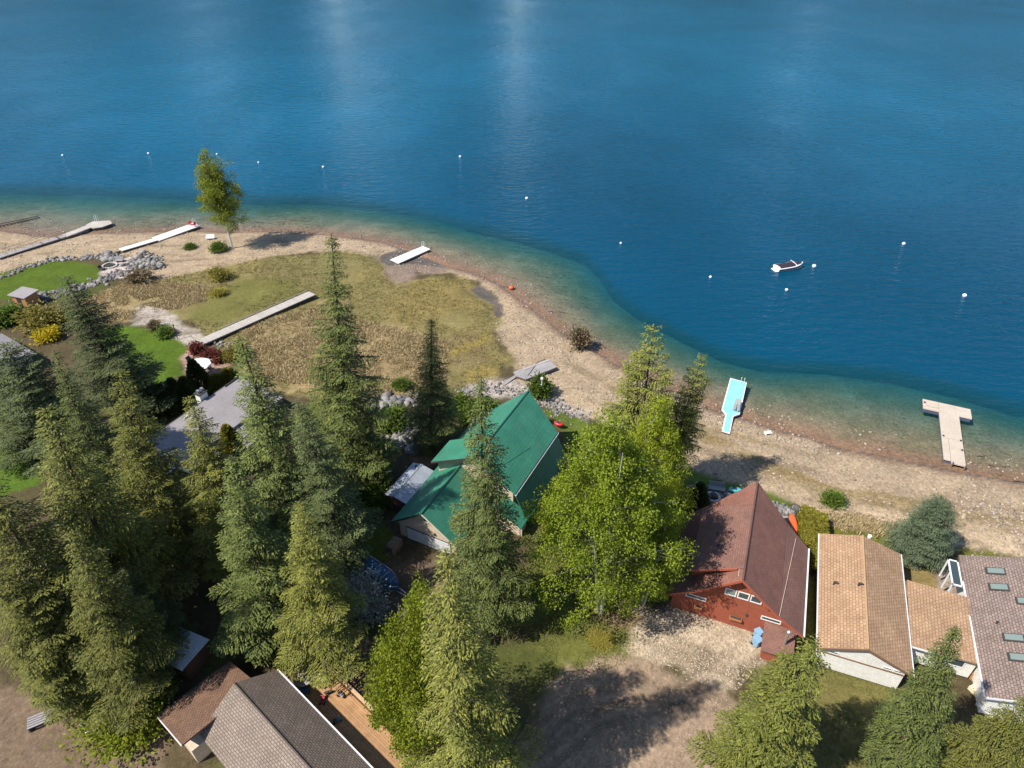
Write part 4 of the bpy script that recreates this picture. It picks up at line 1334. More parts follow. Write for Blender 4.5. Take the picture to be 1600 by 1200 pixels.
SPR = conifer('spruce', 11, 26, 4.6, 'spruce_green', nb=222, droop=.45, hang=.42, expo=1.0)
SPR2 = conifer('spruce_b', 12, 26, 4.4, 'spruce_green', nb=186, droop=.30, gap=.20, hang=.25, expo=1.05)
FIR = conifer('fir', 13, 22, 4.4, 'fir_deep', nb=186, droop=.20, gap=.14, hang=.18, expo=.85)
OLV = conifer('olive_fir', 14, 22, 4.8, 'spruce_olive', nb=180, droop=.34, gap=.14, hang=.35, expo=.9)
OLV2 = conifer('olive_fir_b', 15, 24, 4.6, 'spruce_olive', nb=168, droop=.24, gap=.24, hang=.25, expo=.8)
CED = conifer('cedar', 16, 20, 4.2, 'cedar_gold', nb=132, droop=.10, gap=.3, hang=.22, expo=.7, tips=4, up=.3)
BSP = conifer('blue_spruce', 17, 8, 3.6, 'blue_spruce', nb=300, droop=.12, gap=.0, hang=.08, expo=.55, spr=.17, low=.02)

PINE = conifer('pine', 18, 20, 4.6, 'fir_deep', nb=126, droop=.12, gap=.3, hang=.12, expo=.55, low=.28, spr=.24)
GC = 'conifers in the grove'
TREES = [
    # proto, foot px, top row, radius, label, name
    (SPR, (550, 752), (530, 376), 6.0, 'tallest dark spruce, its top reaching past the end of the boardwalk', 'spruce_tree'),
    (SPR2, (676, 706), (675, 500), 4.4, 'slender spruce standing alone between the meadow and the green-roofed house', 'spruce_tree'),
    (SPR, (772, 975), (778, 594), 4.6, 'narrow tall spruce in front of the green roof', 'spruce_tree'),
    (FIR, (165, 660), (148, 428), 6.2, 'broad dark fir beside the second lawn, left of the grey roof', 'fir_tree'),
    (PINE, (58, 768), (48, 535), 5.4, 'dark crooked fir with bare trunk at the left edge above the small lawn', 'fir_tree'),
    (OLV2, (205, 880), (185, 588), 5.2, 'grey-green conifer in front of the left end of the grey roof', 'fir_tree'),
    (SPR2, (425, 850), (402, 505), 6.0, 'wide conifer right of the grey roof, next to the tallest spruce', 'spruce_tree'),
    (OLV, (315, 890), (312, 634), 5.2, 'olive conifer whose top stands against the grey roof', 'fir_tree'),
    (OLV, (90, 960), (80, 622), 6.4, 'big olive-gold conifer left of the dark gap in the grove', 'fir_tree'),
    (OLV2, (12, 1050), (0, 740), 5.8, 'brownish conifer at the left edge above the bare yard', 'fir_tree'),
    (OLV, (120, 1085), (108, 830), 4.6, 'olive conifer at lower left above the wooden steps', 'fir_tree'),
    (SPR2, (375, 1005), (385, 735), 5.6, 'broad drooping conifer right of the white-roofed shed', 'spruce_tree'),
    (OLV, (470, 1030), (472, 800), 4.6, 'olive conifer hanging over the deck corner and blue tarp', 'fir_tree'),
    (FIR, (262, 830), (250, 700), 4.0, 'shaded fir in the dark gap of the grove', 'fir_tree'),
    (SPR, (560, 760), (572, 640), 3.0, 'spruce right of the tallest spruce, near the metal shed', 'spruce_tree'),
    (FIR, (500, 900), (505, 640), 4.6, 'dark spruce between the metal shed and the grove', 'spruce_tree'),
    (FIR, (170, 1060), (172, 905), 3.0, 'blue-green fir above the bright bush at lower left', 'fir_tree'),
    (FIR, (-10, 720), (-22, 560), 5.0, 'dark fir cut by the left edge beside the dusky roof', 'fir_tree'),
    (OLV2, (30, 1090), (28, 900), 4.2, 'olive conifer at the left edge just above the bare yard', 'fir_tree'),
    (FIR, (228, 1015), (222, 880), 3.0, 'small shaded fir beside the white-roofed shed', 'fir_tree'),
    (SPR2, (115, 830), (108, 560), 4.6, 'dark fir behind the big olive-gold conifer', 'fir_tree'),
    (OLV, (745, 1250), (742, 840), 5.0, 'large olive spruce at the bottom edge left of the dirt road', 'spruce_tree'),
    (CED, (1215, 1240), (1210, 1012), 4.3, 'yellow-green cedar at the bottom edge in front of the red house', 'cedar_tree'),
    (SPR2, (1470, 1215), (1500, 1000), 3.7, 'conifer at the bottom edge in front of the annex', 'spruce_tree'),
    (OLV2, (1600, 1240), (1590, 1040), 3.3, 'conifer in the bottom right corner below the skylights', 'spruce_tree'),
    (BSP, (1462, 868), (1470, 778), 3.1, 'dense blue spruce on the beach side of the tan-roofed house', 'blue_spruce_tree'),
    (CED, (985, 800), (1003, 516), 5.2, 'many-topped cedar behind the big birch, rising over the beach', 'cedar_tree'),
    (CED, (1045, 770), (1052, 548), 3.4, 'smaller cedar right of the many-topped one, against the water', 'cedar_tree'),
]
for (pr, b, tr, rr, lb, nm) in TREES:
    p, hh, tl = by_px(b, tr)
    plant(pr, nm, lb, 'tree', p, hh, rr, group=GC if b[0] < 600 else None, lean=(random.uniform(-.02, .02), tl))

BIR = broadleaf('birch', 21, 22, 6.2, 'birch_leaf', 'bark_white', stems=3, nclump=500, per=125, lsize=.115, low=.14, hollow=.35)
BIR2 = broadleaf('lime', 22, 15, 5.6, 'lime_leaf', 'bark_grey', stems=2, nclump=380, per=120, lsize=.115, low=.12, hollow=.35)
BIR3 = broadleaf('shore_birch', 23, 20, 4.2, 'birch_far', 'bark_white', stems=1, nclump=320, per=75, lsize=.16, low=.16, hollow=.12, csize=.95, top_r=.45)
for (pr, b, tr, rr, lb, nm) in [
    (BIR, (938, 955), (958, 650), 6.5, 'big bright green birch with white stems left of the red house', 'birch_tree'),
    (BIR, (1005, 945), (1022, 800), 3.0, 'lower birch overhanging the red house roof', 'birch_tree'),
    (BIR2, (885, 890), (895, 730), 4.0, 'bright birch between the green roof and the big birch', 'birch_tree'),
    (BIR2, (985, 850), (988, 638), 4.7, 'tall birch in front of the many-topped cedar, above the big birch', 'birch_tree'),
    (BIR2, (672, 1195), (646, 932), 4.8, 'bright yellow-green tree at the bottom edge right of the deck', 'maple_tree'),
    (BIR3, (344, 388), (335, 230), 4.3, 'lone birch standing on the beach beside the white dock', 'birch_tree'),
]:
    p, hh, tl = by_px(b, tr)
    plant(pr, nm, lb, 'tree', p, hh, rr, lean=(0, tl))

# ================================================================== shrubs and hedges
B_GRN = bush('shrub', 31, 1.6, 1.4, 'bush_green')
B_YEL = bush('yellow_shrub', 32, 2.2, 1.8, 'bush_yellow', 2400)
B_GLD = bush('gold_shrub', 33, 1.8, 1.3, 'bush_gold', 1800)
B_RED = bush('red_shrub', 34, 1.2, 1.0, 'bush_red', 1400)
B_SIL = bush('silver_shrub', 35, 4.2, 3.3, 'silver_leaf', 5200, .17, 34, 'bark_grey', .3)
B_TWG = bush('bare_shrub', 36, 1.6, 1.6, 'twig_tan', 1800, .18, 26, 'bark_grey', .8)
B_BIG = bush('leafy_bush', 37, 2.6, 3.4, 'lime_leaf', 7000, .17, 30)
COLM = column('arborvitae', 41, 5.0, .95, 'hedge_green')
HEDGE = column('hedge', 42, 1.9, .75, 'hedge_gold', 9000, 0, box=3.4)
SL = ('stems', 'leaves')
for (pr, b, h, r, lb, nm, cat) in [
    (B_TWG, (905, 544), 3.2, 2.0, 'tan-grey twiggy willow shrub at the water edge beside the post', 'willow_shrub', 'shrub'),
    (B_GRN, (343, 392), 1.7, 1.7, 'green shrub around the foot of the lone birch', 'shrub', 'shrub'),
    (B_GRN, (298, 388), 1.0, 1.2, 'low green shrub on the sand left of the lone birch', 'shrub', 'shrub'),
    (B_YEL, (345, 436), 2.2, 2.2, 'yellow-green shrub in the meadow below the lone birch', 'meadow_shrub', 'shrub'),
    (B_YEL, (342, 460), 1.1, 1.6, 'low yellow-green shrub in the meadow nearer the boardwalk', 'meadow_shrub', 'shrub'),
    (B_TWG, (222, 440), 2.0, 2.6, 'bare brown shrub beside the boulder pile', 'bare_shrub', 'shrub'),
    (B_YEL, (72, 510), 3.2, 4.0, 'pale yellow-green willow between the small shed and the dusky roof', 'willow_shrub', 'shrub'),
    (B_GLD, (76, 530), 2.0, 2.0, 'bright yellow flowering shrub by the dusky roof', 'forsythia', 'shrub'),
    (B_GRN, (14, 502), 2.4, 2.8, 'dark green shrub at the left edge under the small shed', 'shrub', 'shrub'),
    (B_YEL, (120, 500), 2.0, 2.6, 'straw-coloured shrub left of the gravel path', 'shrub', 'shrub'),
    (B_GRN, (260, 524), 1.4, 1.5, 'round green shrub at the tip of the second lawn', 'shrub', 'shrub'),
    (B_TWG, (244, 514), 1.4, 1.3, 'small dark shrub beside the gravel path', 'shrub', 'shrub'),
    (B_RED, (308, 549), 1.4, 1.2, 'dark red shrub at the foot of the boardwalk', 'red_shrub', 'shrub'),
    (B_RED, (326, 556), 1.0, 1.3, 'red shrub between the other two on the patio edge', 'red_shrub', 'shrub'),
    (B_RED, (344, 564), 1.5, 1.1, 'deep maroon shrub at the right end of the patio', 'red_shrub', 'shrub'),
    (B_YEL, (370, 560), 2.2, 2.2, 'straw-gold shrub right of the maroon shrub', 'shrub', 'shrub'),
    (B_GRN, (612, 664), 2.2, 2.4, 'bright green rounded bush left of the lone spruce', 'shrub', 'shrub'),
    (B_GRN, (628, 606), 1.3, 1.3, 'green shrub at the edge of the reeds above the lone spruce', 'shrub', 'shrub'),
    (B_GRN, (843, 616), 2.6, 1.9, 'leafy green bush behind the tip of the green roof', 'shrub', 'shrub'),
    (B_GRN, (738, 660), 2.4, 2.2, 'dark green bush between lone spruce and green roof', 'shrub', 'shrub'),
    (B_GRN, (716, 640), 2.0, 1.8, 'shaded bush behind the lone spruce', 'shrub', 'shrub'),
    (B_GRN, (760, 642), 1.8, 1.8, 'bush beside the left slope of the green roof', 'shrub', 'shrub'),
    (B_SIL, (560, 965), 4.6, 3.4, 'silvery bare-branched tree in front of the covered boat', 'silver_tree', 'tree'),
    (B_BIG, (205, 1125), 2.6, 4.2, 'bright lime green bush at the bottom edge left of the brown roof', 'leafy_bush', 'shrub'),
    (B_TWG, (545, 1030), 2.4, 2.2, 'bare reddish shrub behind the arbour', 'bare_shrub', 'shrub'),
    (B_GRN, (1299, 786), 1.6, 1.3, 'small green bush on the beach behind the golden hedge', 'shrub', 'shrub'),
    (B_GRN, (555, 770), 2.4, 2.4, 'yellow-green shrub left of the metal shed', 'shrub', 'shrub'),
    (B_GRN, (585, 790), 2.8, 2.2, 'tall shrub beside the metal shed wall', 'shrub', 'shrub'),
    (B_YEL, (940, 1000), .3, 1.3, 'low weeds on the dry lawn left of the gravel', 'weed_patch', 'shrub'),
]:
    plant(pr, nm, lb, cat, gp(*b), h, r, parts=SL, sink=.05)
ORD = ['second from the left', 'third from the left', 'fourth from the left', 'fifth from the left', 'tallest and rightmost', 'leftmost and lowest']
for k, (px, py, h, r) in enumerate([(246, 640, 4.6, 1.2), (264, 648, 5.0, 1.2), (282, 640, 5.2, 1.2), (300, 634, 4.8, 1.2), (318, 622, 6.4, 1.3), (232, 655, 4.4, 1.2)]):
    plant(COLM, 'arborvitae', 'dark columnar arborvitae between lawn and grey roof, ' + ORD[k] + ' of the row', 'hedge', gp(px, py), h, r, group='arborvitae row', sink=.1)
for (px, py, h, r, lf, lb) in [
    (345, 618, 3.6, 1.4, 'hedge_gold', 'golden-green arborvitae nearest the patio umbrella'),
    (364, 610, 3.8, 1.5, 'hedge_gold', 'golden-green arborvitae right of the patio umbrella'),
    (374, 735, 7.0, 1.3, 'hedge_gold', 'tall golden column against the right end of the grey roof'),
    (1086, 800, 4.6, 1.1, 'hedge_green', 'dark columnar cedar at the left corner of the red house patio'),
]:
    plant(COLM, 'arborvitae', lb, 'hedge', gp(px, py), h, r, leaf=lf)
for (px, py, ln_, lb) in [(1256, 838, 3.0, 'golden clipped hedge running beside the orange paddle board'), (1275, 860, 4.2, 'golden clipped hedge nearest the tan roof')]:
    p = gp(px, py)
    t = plant(HEDGE, 'clipped_hedge', lb, 'hedge', p, 1.9, .8, rot=-math.atan2(.36, .93))
    t.scale = (.95, ln_ / 3.4, 1.0)

# ================================================================== stones, reeds and grasses
ICO = np.array([(0, -.5257, .8507), (.8507, 0, .5257), (.8507, 0, -.5257), (-.8507, 0, -.5257), (-.8507, 0, .5257), (-.5257, .8507, 0), (.5257, .8507, 0), (.5257, -.8507, 0), (-.5257, -.8507, 0), (0, -.5257, -.8507), (0, .5257, -.8507), (0, .5257, .8507)])
ICF = np.array([(1, 2, 6), (1, 7, 2), (3, 4, 5), (4, 3, 8), (6, 5, 11), (5, 6, 10), (9, 10, 2), (10, 9, 3), (7, 8, 9), (8, 7, 0), (11, 0, 1), (0, 11, 4), (6, 2, 10), (1, 6, 11), (3, 5, 10), (5, 4, 11), (2, 7, 9), (7, 1, 0), (3, 9, 8), (4, 8, 0)])


def stones(name, pts, lo, hi, m, label, cat='stones', flat=.65, seed=5, kind='stuff'):
    g = np.random.default_rng(seed)
    n = len(pts)
    s = lo + (hi - lo) * g.random(n) ** 2.5
    J = ICO[None] * (1 + g.normal(size=(n, 12, 1)) * .16) * (g.uniform(.7, 1.3, (n, 1, 3)))
    an = g.random(n) * 6.28
    X = J[..., 0] * np.cos(an)[:, None] - J[..., 1] * np.sin(an)[:, None]
    Y = J[..., 0] * np.sin(an)[:, None] + J[..., 1] * np.cos(an)[:, None]
    V = np.stack([X, Y, J[..., 2] * flat], 2) * s[:, None, None] + pts[:, None, :] + np.array([0, 0, .15]) * s[:, None, None]
    F = ICF[None] + (np.arange(n) * 12)[:, None, None]
    o = np_mesh(name, V.reshape(-1, 3), F.reshape(-1, 3), m)
    return tag(o, label, cat, kind=kind)


def island_mat(name, c1, c2, rough=.9):
    m = bpy.data.materials.new(name); m.use_nodes = True; nt = m.node_tree
    b = nt.nodes['Principled BSDF']; b.inputs['Roughness'].default_value = rough
    ge = nt.nodes.new('ShaderNodeNewGeometry'); mx = nt.nodes.new('ShaderNodeMix'); mx.data_type = 'RGBA'
    mx.inputs[6].default_value = (*c1, 1); mx.inputs[7].default_value = (*c2, 1)
    nt.links.new(ge.outputs['Random Per Island'], mx.inputs[0])
    nt.links.new(mottle(nt, mx.outputs[2], ge.outputs['Position'], 5, .2), b.inputs['Base Color'])
    MATS[name] = m


island_mat('beach_stone', (.18, .14, .11), (.44, .36, .28))
island_mat('grey_rock', (.08, .075, .07), (.30, .28, .265))
island_mat('dry_reed', (.33, .25, .125), (.55, .44, .25))
island_mat('meadow_grass', (.14, .135, .042), (.28, .24, .095))
island_mat('yard_grass', (.085, .11, .02), (.19, .19, .05))
island_mat('pale_gravel', (.31, .245, .175), (.52, .43, .32))


def scatter(poly, n, g, z=True):
    pa = np.array(poly)
    out = []
    tot = 0
    while tot < n:
        q = np.stack([g.uniform(pa[:, 0].min(), pa[:, 0].max(), n), g.uniform(pa[:, 1].min(), pa[:, 1].max(), n)], 1)
        q = q[in_poly(q, poly)]
        out.append(q); tot += len(q)
    q = np.concatenate(out)[:n]
    return np.concatenate([q, height(q[:, 0], q[:, 1])[:, None]], 1)


def along(line_px, n, g, wid):
    L = np.array([at(x, y, 1.2) for x, y in line_px])
    sg = np.linalg.norm(np.diff(L, axis=0), axis=1); cs = np.concatenate([[0], np.cumsum(sg)])
    u = g.random(n) * cs[-1]
    x = np.interp(u, cs, L[:, 0]) + g.normal(size=n) * wid; y = np.interp(u, cs, L[:, 1]) + g.normal(size=n) * wid
    return np.stack([x, y, height(x, y)], 1)


G5 = np.random.default_rng(55)
bp_ = [z for z in ZONES if z[0] == 'beach'][0][1]
pts = scatter([p for p in bp_ if abs(p[0]) < 130], 15000, G5)
dd_ = seg_dist(pts[:, :2], SHORE)
keep = (pts[:, 2] > -.3) & (dd_ < 24) & (fbm(pts[:, 0], pts[:, 1], 6, 3) > .42)
stones('beach_pebbles', pts[keep], .05, .22, 'beach_stone', 'pale pebbles and cobbles strewn over the sandy beach', 'pebbles', seed=6)
stones('gravel_stones', scatter([z for z in ZONES if z[0] == 'gravel_driveway'][0][1], 3500, G5), .03, .10, 'pale_gravel', 'pale gravel covering the driveway before the red house', 'gravel', seed=7)
for (ln_, n, w, lo, hi, lb) in [
    ([(0, 434), (40, 415), (85, 402), (150, 399)], 170, .5, .2, .5, 'grey boulders edging the beach side of the large lawn'),
    ([(55, 470), (90, 462), (130, 450), (165, 436), (205, 420), (215, 404)], 420, .9, .2, .55, 'dark grey boulder bank between the large lawn and the reeds'),
    ([(212, 402), (226, 398), (236, 408), (248, 416)], 110, 1.1, .3, .8, 'boulder pile at the tip of the fire pit patio'),
    ([(152, 398), (165, 396), (178, 402)], 60, .8, .3, .8, 'boulders on the beach behind the fire pit patio'),
    ([(720, 612), (790, 606), (850, 622), (912, 655)], 420, .9, .1, .32, 'pale stone bank behind the green-roofed house'),
    ([(1088, 757), (1130, 768), (1190, 783), (1240, 800)], 200, .55, .18, .5, 'stone retaining wall around the red house patio'),
    ([(340, 540), (358, 552), (372, 575)], 70, .7, .2, .5, 'stones edging the patio with the umbrella'),
    ([(585, 640), (620, 632), (660, 628)], 90, .8, .25, .8, 'grey rocks at the edge of the reeds left of the lone spruce'),
    ([(610, 690), (640, 700), (650, 672)], 70, .9, .4, 1.0, 'dark rock outcrop left of the green-roofed house'),
]:
    stones('boulders', along(ln_, n, G5, w), lo, hi, 'grey_rock', lb, 'boulders', .75, seed=n)
pts = np.concatenate([along([(1520, 790), (1600, 800)], 500, G5, 2.2), along([(1080, 640), (1200, 668), (1320, 704)], 260, G5, .8)])
stones('shore_cobbles', pts, .06, .28, 'beach_stone', 'larger cobbles along the water edge at the right', 'cobbles', seed=9)


def tufts(name, pts, h, m, label, cat, blades=5, seed=1, spread=.16):
    g = np.random.default_rng(seed)
    n = len(pts) * blades
    P = np.repeat(pts, blades, 0) + np.concatenate([g.normal(size=(n, 2)) * spread, np.zeros((n, 1))], 1)
    P[:, 2] -= .03
    D = g.normal(size=(n, 3)) * .55; D[:, 2] = 1
    N = g.normal(size=(n, 3)); N[:, 2] *= .3
    V, Q = kites(P, D, g.uniform(.6, 1.3, n) * h, np.full(n, .035) * g.uniform(.7, 1.5, n), N, g)
    return tag(np_mesh(name, V, Q, m), label, cat, kind='stuff')


mz = [z for z in ZONES if z[0] == 'meadow'][0][1]
p0 = scatter(mz, 14000, G5); p0 = p0[p0[:, 2] > .06]
tufts('meadow_grass', p0[fbm(p0[:, 0], p0[:, 1], 5, 3) > .40], .30, 'meadow_grass', 'short olive and brown grass over the shore meadow', 'grass', 4, 2)
rz = [z[1] for z in ZONES if z[0] == 'reed_bed']
p0 = np.concatenate([scatter(rz[0], 2600, G5), scatter(rz[1], 8500, G5), scatter(rz[2], 1800, G5)])
tufts('dry_reeds', p0[fbm(p0[:, 0], p0[:, 1], 3, 3) > .40], .5, 'dry_reed', 'tall straw-coloured dry reeds in the meadow', 'reeds', 6, 3, .22)
p0 = along([(1290, 806), (1340, 812), (1400, 828), (1440, 842)], 700, G5, .7)
tufts('dry_grass', p0, .6, 'dry_reed', 'strip of dry grass between beach and tan-roofed house', 'grass', 6, 4)

# ================================================================== docks and boardwalks
uv_tiles('grey_planks', (.43, .39, .35), (.52, .47, .42), (.22, .19, .17), 6, .16, bump=.5, mort=.015, stain=.1)
uv_tiles('weathered_planks', (.30, .28, .28), (.38, .355, .35), (.14, .13, .13), 6, .16, bump=.5, mort=.015, stain=.15)
uv_tiles('tan_deck', (.50, .42, .34), (.55, .465, .38), (.36, .30, .24), 6, .15, bump=.3, mort=.01, stain=.06)
mat('white_deck', (.74, .73, .72), .55, noise=(2, .06), bump=(20, .15))
mat('teal_deck', (.24, .54, .58), .6, noise=(.9, .10), bump=(20, .1))
mat('float_blue', (.10, .11, .20), .6)
mat('rust_pole', (.20, .17, .15), .7)
mat('red_plastic', (.55, .02, .03), .4)
mat('chair_grey', (.30, .31, .30), .5)
mat('timber_dark', (.09, .07, .06), .85, noise=(3, .25))


def deck_poly(px_pts, z):
    return [Vector((*at(x, y, z), z)) for x, y in px_pts]


def strip(p, q, w, z0, z1):
    """plank run from p to q (plan points) of width w"""
    p = Vector(p); q = Vector(q)
    d = (q - p).normalized(); n = Vector((-d.y, d.x)) * (w / 2)
    return [Vector((*(p - n), z0)), Vector((*(q - n), z1)), Vector((*(q + n), z1)), Vector((*(p + n), z0))]


def ladder(parent, base, d, h=1.0):
    """swim ladder: two bent rails standing over the dock end, rungs below"""
    b = Vector(base); d = Vector((*d, 0)).normalized(); n = Vector((-d.y, d.x, 0))
    m = MB()
    for s in (-.22, .22):
        o = b + n * s
        m.tube([o - d * .35, o - d * .3 + Vector((0, 0, h * .9)), o + Vector((0, 0, h)), o + d * .22 + Vector((0, 0, h * .8)), o + d * .25 + Vector((0, 0, -.8))], .03, 6)
    for k in range(3):
        c = b + d * .25 + Vector((0, 0, -.1 - .25 * k))
        m.tube([c - n * .22, c + n * .22], .025, 5)
    return m.build('ladder', 'white_paint', parent)


def t_dock():
    z = .55
    H = deck_poly([(1441.5, 623.0), (1516.5, 639.5), (1518.5, 655.5), (1442.5, 639.5)], z)
    c = sum(H, Vector()) / 4
    t = thing('t_shaped_dock', 'beige T-shaped floating dock reaching into the shallows at the right', 'dock', (c.x, c.y, 0))
    ux = (H[1] - H[0]).normalized(); uy = Vector((-ux.y, ux.x, 0))
    LH = (H[1] - H[0]).length; WH = 2.4
    o = H[0] - uy * WH
    def P(a, b, zz=z): return Vector((*(o + ux * a + uy * b).xy, zz))
    n = 3
    for k in range(n):
        a0 = LH * k / n + .012; a1 = LH * (k + 1) / n - .012
        MB().prism([P(a0, 0), P(a1, 0), P(a1, WH), P(a0, WH)], (0, 0, -.14)).build('deck_panel', 'tan_deck', t)
    MB().prism([P(.1, .1, z - .15), P(LH - .1, .1, z - .15), P(LH - .1, WH - .1, z - .15), P(.1, WH - .1, z - .15)], (0, 0, -.55)).build('float', 'float_blue', t)
    s0, s1 = LH * .325, LH * .735
    LS = 11.2
    for k, (b0, b1, q0, q1) in enumerate(((-.02, -5.9, s0, s1), (-5.93, -8.0, s0 + .85, s1), (-8.03, -LS, s0 + .85, s1), (-5.95, -LS + .45, s0, s0 + .80))):
        zz = z + .02 - (.02 if k else 0) + .004 * k
        MB().prism([P(q0, b0, zz), P(q1, b0, zz), P(q1, b1, zz), P(q0, b1, zz)], (0, 0, -.14)).build('deck_panel', 'tan_deck', t)
    MB().prism([P(s0 + .1, -.1, z - .15), P(s1 - .1, -.1, z - .15), P(s1 - .1, -LS + .6, z - .15), P(s0 + .1, -LS + .6, z - .15)], (0, 0, -.5)).build('float', 'float_blue', t)
    for (a, b) in ((s0 + .2, -5.7), (s1 - .25, -5.9), (s1 - .25, -8.0), (.2, WH * .6)):
        MB().lathe(P(a, b, z), [(.05, 0), (.05, .12), (.14, .13), (.14, .17)], 6).build('cleat', 'dark_trim', t)
    MB().prism([P(.3, .7, z + .14), P(1.9, .7, z + .14), P(1.9, 1.25, z + .14), P(.3, 1.25, z + .14)], (0, 0, -.11)).build('bench_board', 'tan_deck', t)
    for a in (s0 + .95, s1 - .1):
        MB().tube([P(a, -LS - .1, -.4), P(a, -LS - .1, z + .35)], .07, 7).build('pile', 'rust_pole', t)


def teal_dock():
    z = .6
    pts = [(1141, 590.5), (1167, 597.5), (1156, 647), (1146, 650.5), (1140.5, 677.5), (1128, 673.5), (1133.5, 647), (1127.5, 639.5)]
    W = deck_poly(pts, z)
    c = sum(W, Vector()) / len(W)
    t = thing('teal_dock', 'pale turquoise bottle-shaped dock with white edges on the beach edge', 'dock', (c.x, c.y, 0))
    MB().prism(W, (0, 0, -.18)).build('rim', 'white_deck', t)
    ins = []
    n = len(W)
    for i in range(n):
        a, b, d = W[i - 1], W[i], W[(i + 1) % n]
        e1 = (b - a).normalized(); e2 = (d - b).normalized()
        n1_ = Vector((e1.y, -e1.x, 0)); n2_ = Vector((e2.y, -e2.x, 0))
        bi = (n1_ + n2_).normalized()
        ins.append(b + bi * (.16 / max(bi.dot(n1_), .3)) + Vector((0, 0, .015)))
    MB().prism(ins, (0, 0, -.1)).build('deck', 'teal_deck', t)
    sh = [c + (p - c) * .88 for p in W[:4] + W[6:]]
    MB().prism([Vector((p.x, p.y, z - .19)) for p in (W[0].lerp(c, .06), W[1].lerp(c, .06), W[2].lerp(c, .1), W[7].lerp(c, .1))], (0, 0, -.5)).build('float', 'float_blue', t)
    d = (W[0] - W[7]).normalized()
    ladder(t, W[1].lerp(W[0], .25) - d * .2, d.xy, .8)
    e0 = W[4].lerp(W[5], .5)
    MB().box((e0.x, e0.y, z - .45), (1.1, .2, .7), (W[4] - W[5]).xy).build('end_support', 'timber_dark', t)
    # two folded loungers lying on it
    for k, (f0, f1) in enumerate((((1151, 628), (1147, 641)), ((1155, 629), (1153, 643)))):
        a = Vector((*at(*f0, z + .2), 0)); b = Vector((*at(*f1, z + .2), 0))
        p = thing('deck_chair', 'grey folding chair on the turquoise dock, ' + ('left one' if k == 0 else 'right one nearer the edge'), 'chair', ((a.x + b.x) / 2, (a.y + b.y) / 2, z), 'chairs on the turquoise dock')
        dd = (b - a).normalized(); nn = Vector((-dd.y, dd.x, 0)) * .17
        f = MB()
        for s in (-1, 1):
            f.tube([Vector((a.x, a.y, z + .75)) + nn * s, Vector((*(a.lerp(b, .45)).xy, z + .34)) + nn * s, Vector((b.x, b.y, z + .34)) + nn * s, Vector((b.x, b.y, z + .02)) + nn * s], .03, 5)
            f.tube([Vector((*(a.lerp(b, .45)).xy, z + .34)) + nn * s, Vector((*(a.lerp(b, .1)).xy, z + .02)) + nn * s], .03, 5)
        f.build('frame', 'chair_grey', p)
        MB().prism([Vector((*(a.lerp(b, .45)).xy, z + .38)) - nn, Vector((b.x, b.y, z + .38)) - nn, Vector((b.x, b.y, z + .38)) + nn, Vector((*(a.lerp(b, .45)).xy, z + .38)) + nn], (0, 0, -.04)).build('seat', 'chair_grey', p)
        MB().prism([Vector((a.x, a.y, z + .78)) - nn, Vector((*(a.lerp(b, .43)).xy, z + .4)) - nn, Vector((*(a.lerp(b, .43)).xy, z + .4)) + nn, Vector((a.x, a.y, z + .78)) + nn], (0, 0, -.04)).build('backrest', 'chair_grey', p)


def small_dock():
    z = .5
    W = deck_poly([(609.5, 405.5), (660.5, 384.5), (672.5, 389), (622.5, 411.5)], z)
    c = sum(W, Vector()) / 4
    t = thing('white_dock', 'short white floating dock stranded on the mud of the inlet', 'dock', (c.x, c.y, 0))
    n = 3
    for k in range(n):
        a0 = k / n + .002; a1 = (k + 1) / n - .002
        MB().prism([W[0].lerp(W[1], a0), W[0].lerp(W[1], a1), W[3].lerp(W[2], a1), W[3].lerp(W[2], a0)], (0, 0, -.16)).build('deck_panel', 'white_deck', t)
    MB().prism([Vector((*(p.lerp(c, .05)).xy, z - .17)) for p in W], (0, 0, -.42)).build('float', 'timber_dark', t)
    d = (W[1] - W[0]).normalized()
    ladder(t, W[1].lerp(W[2], .25) - d * .25, d.xy, 1.3)


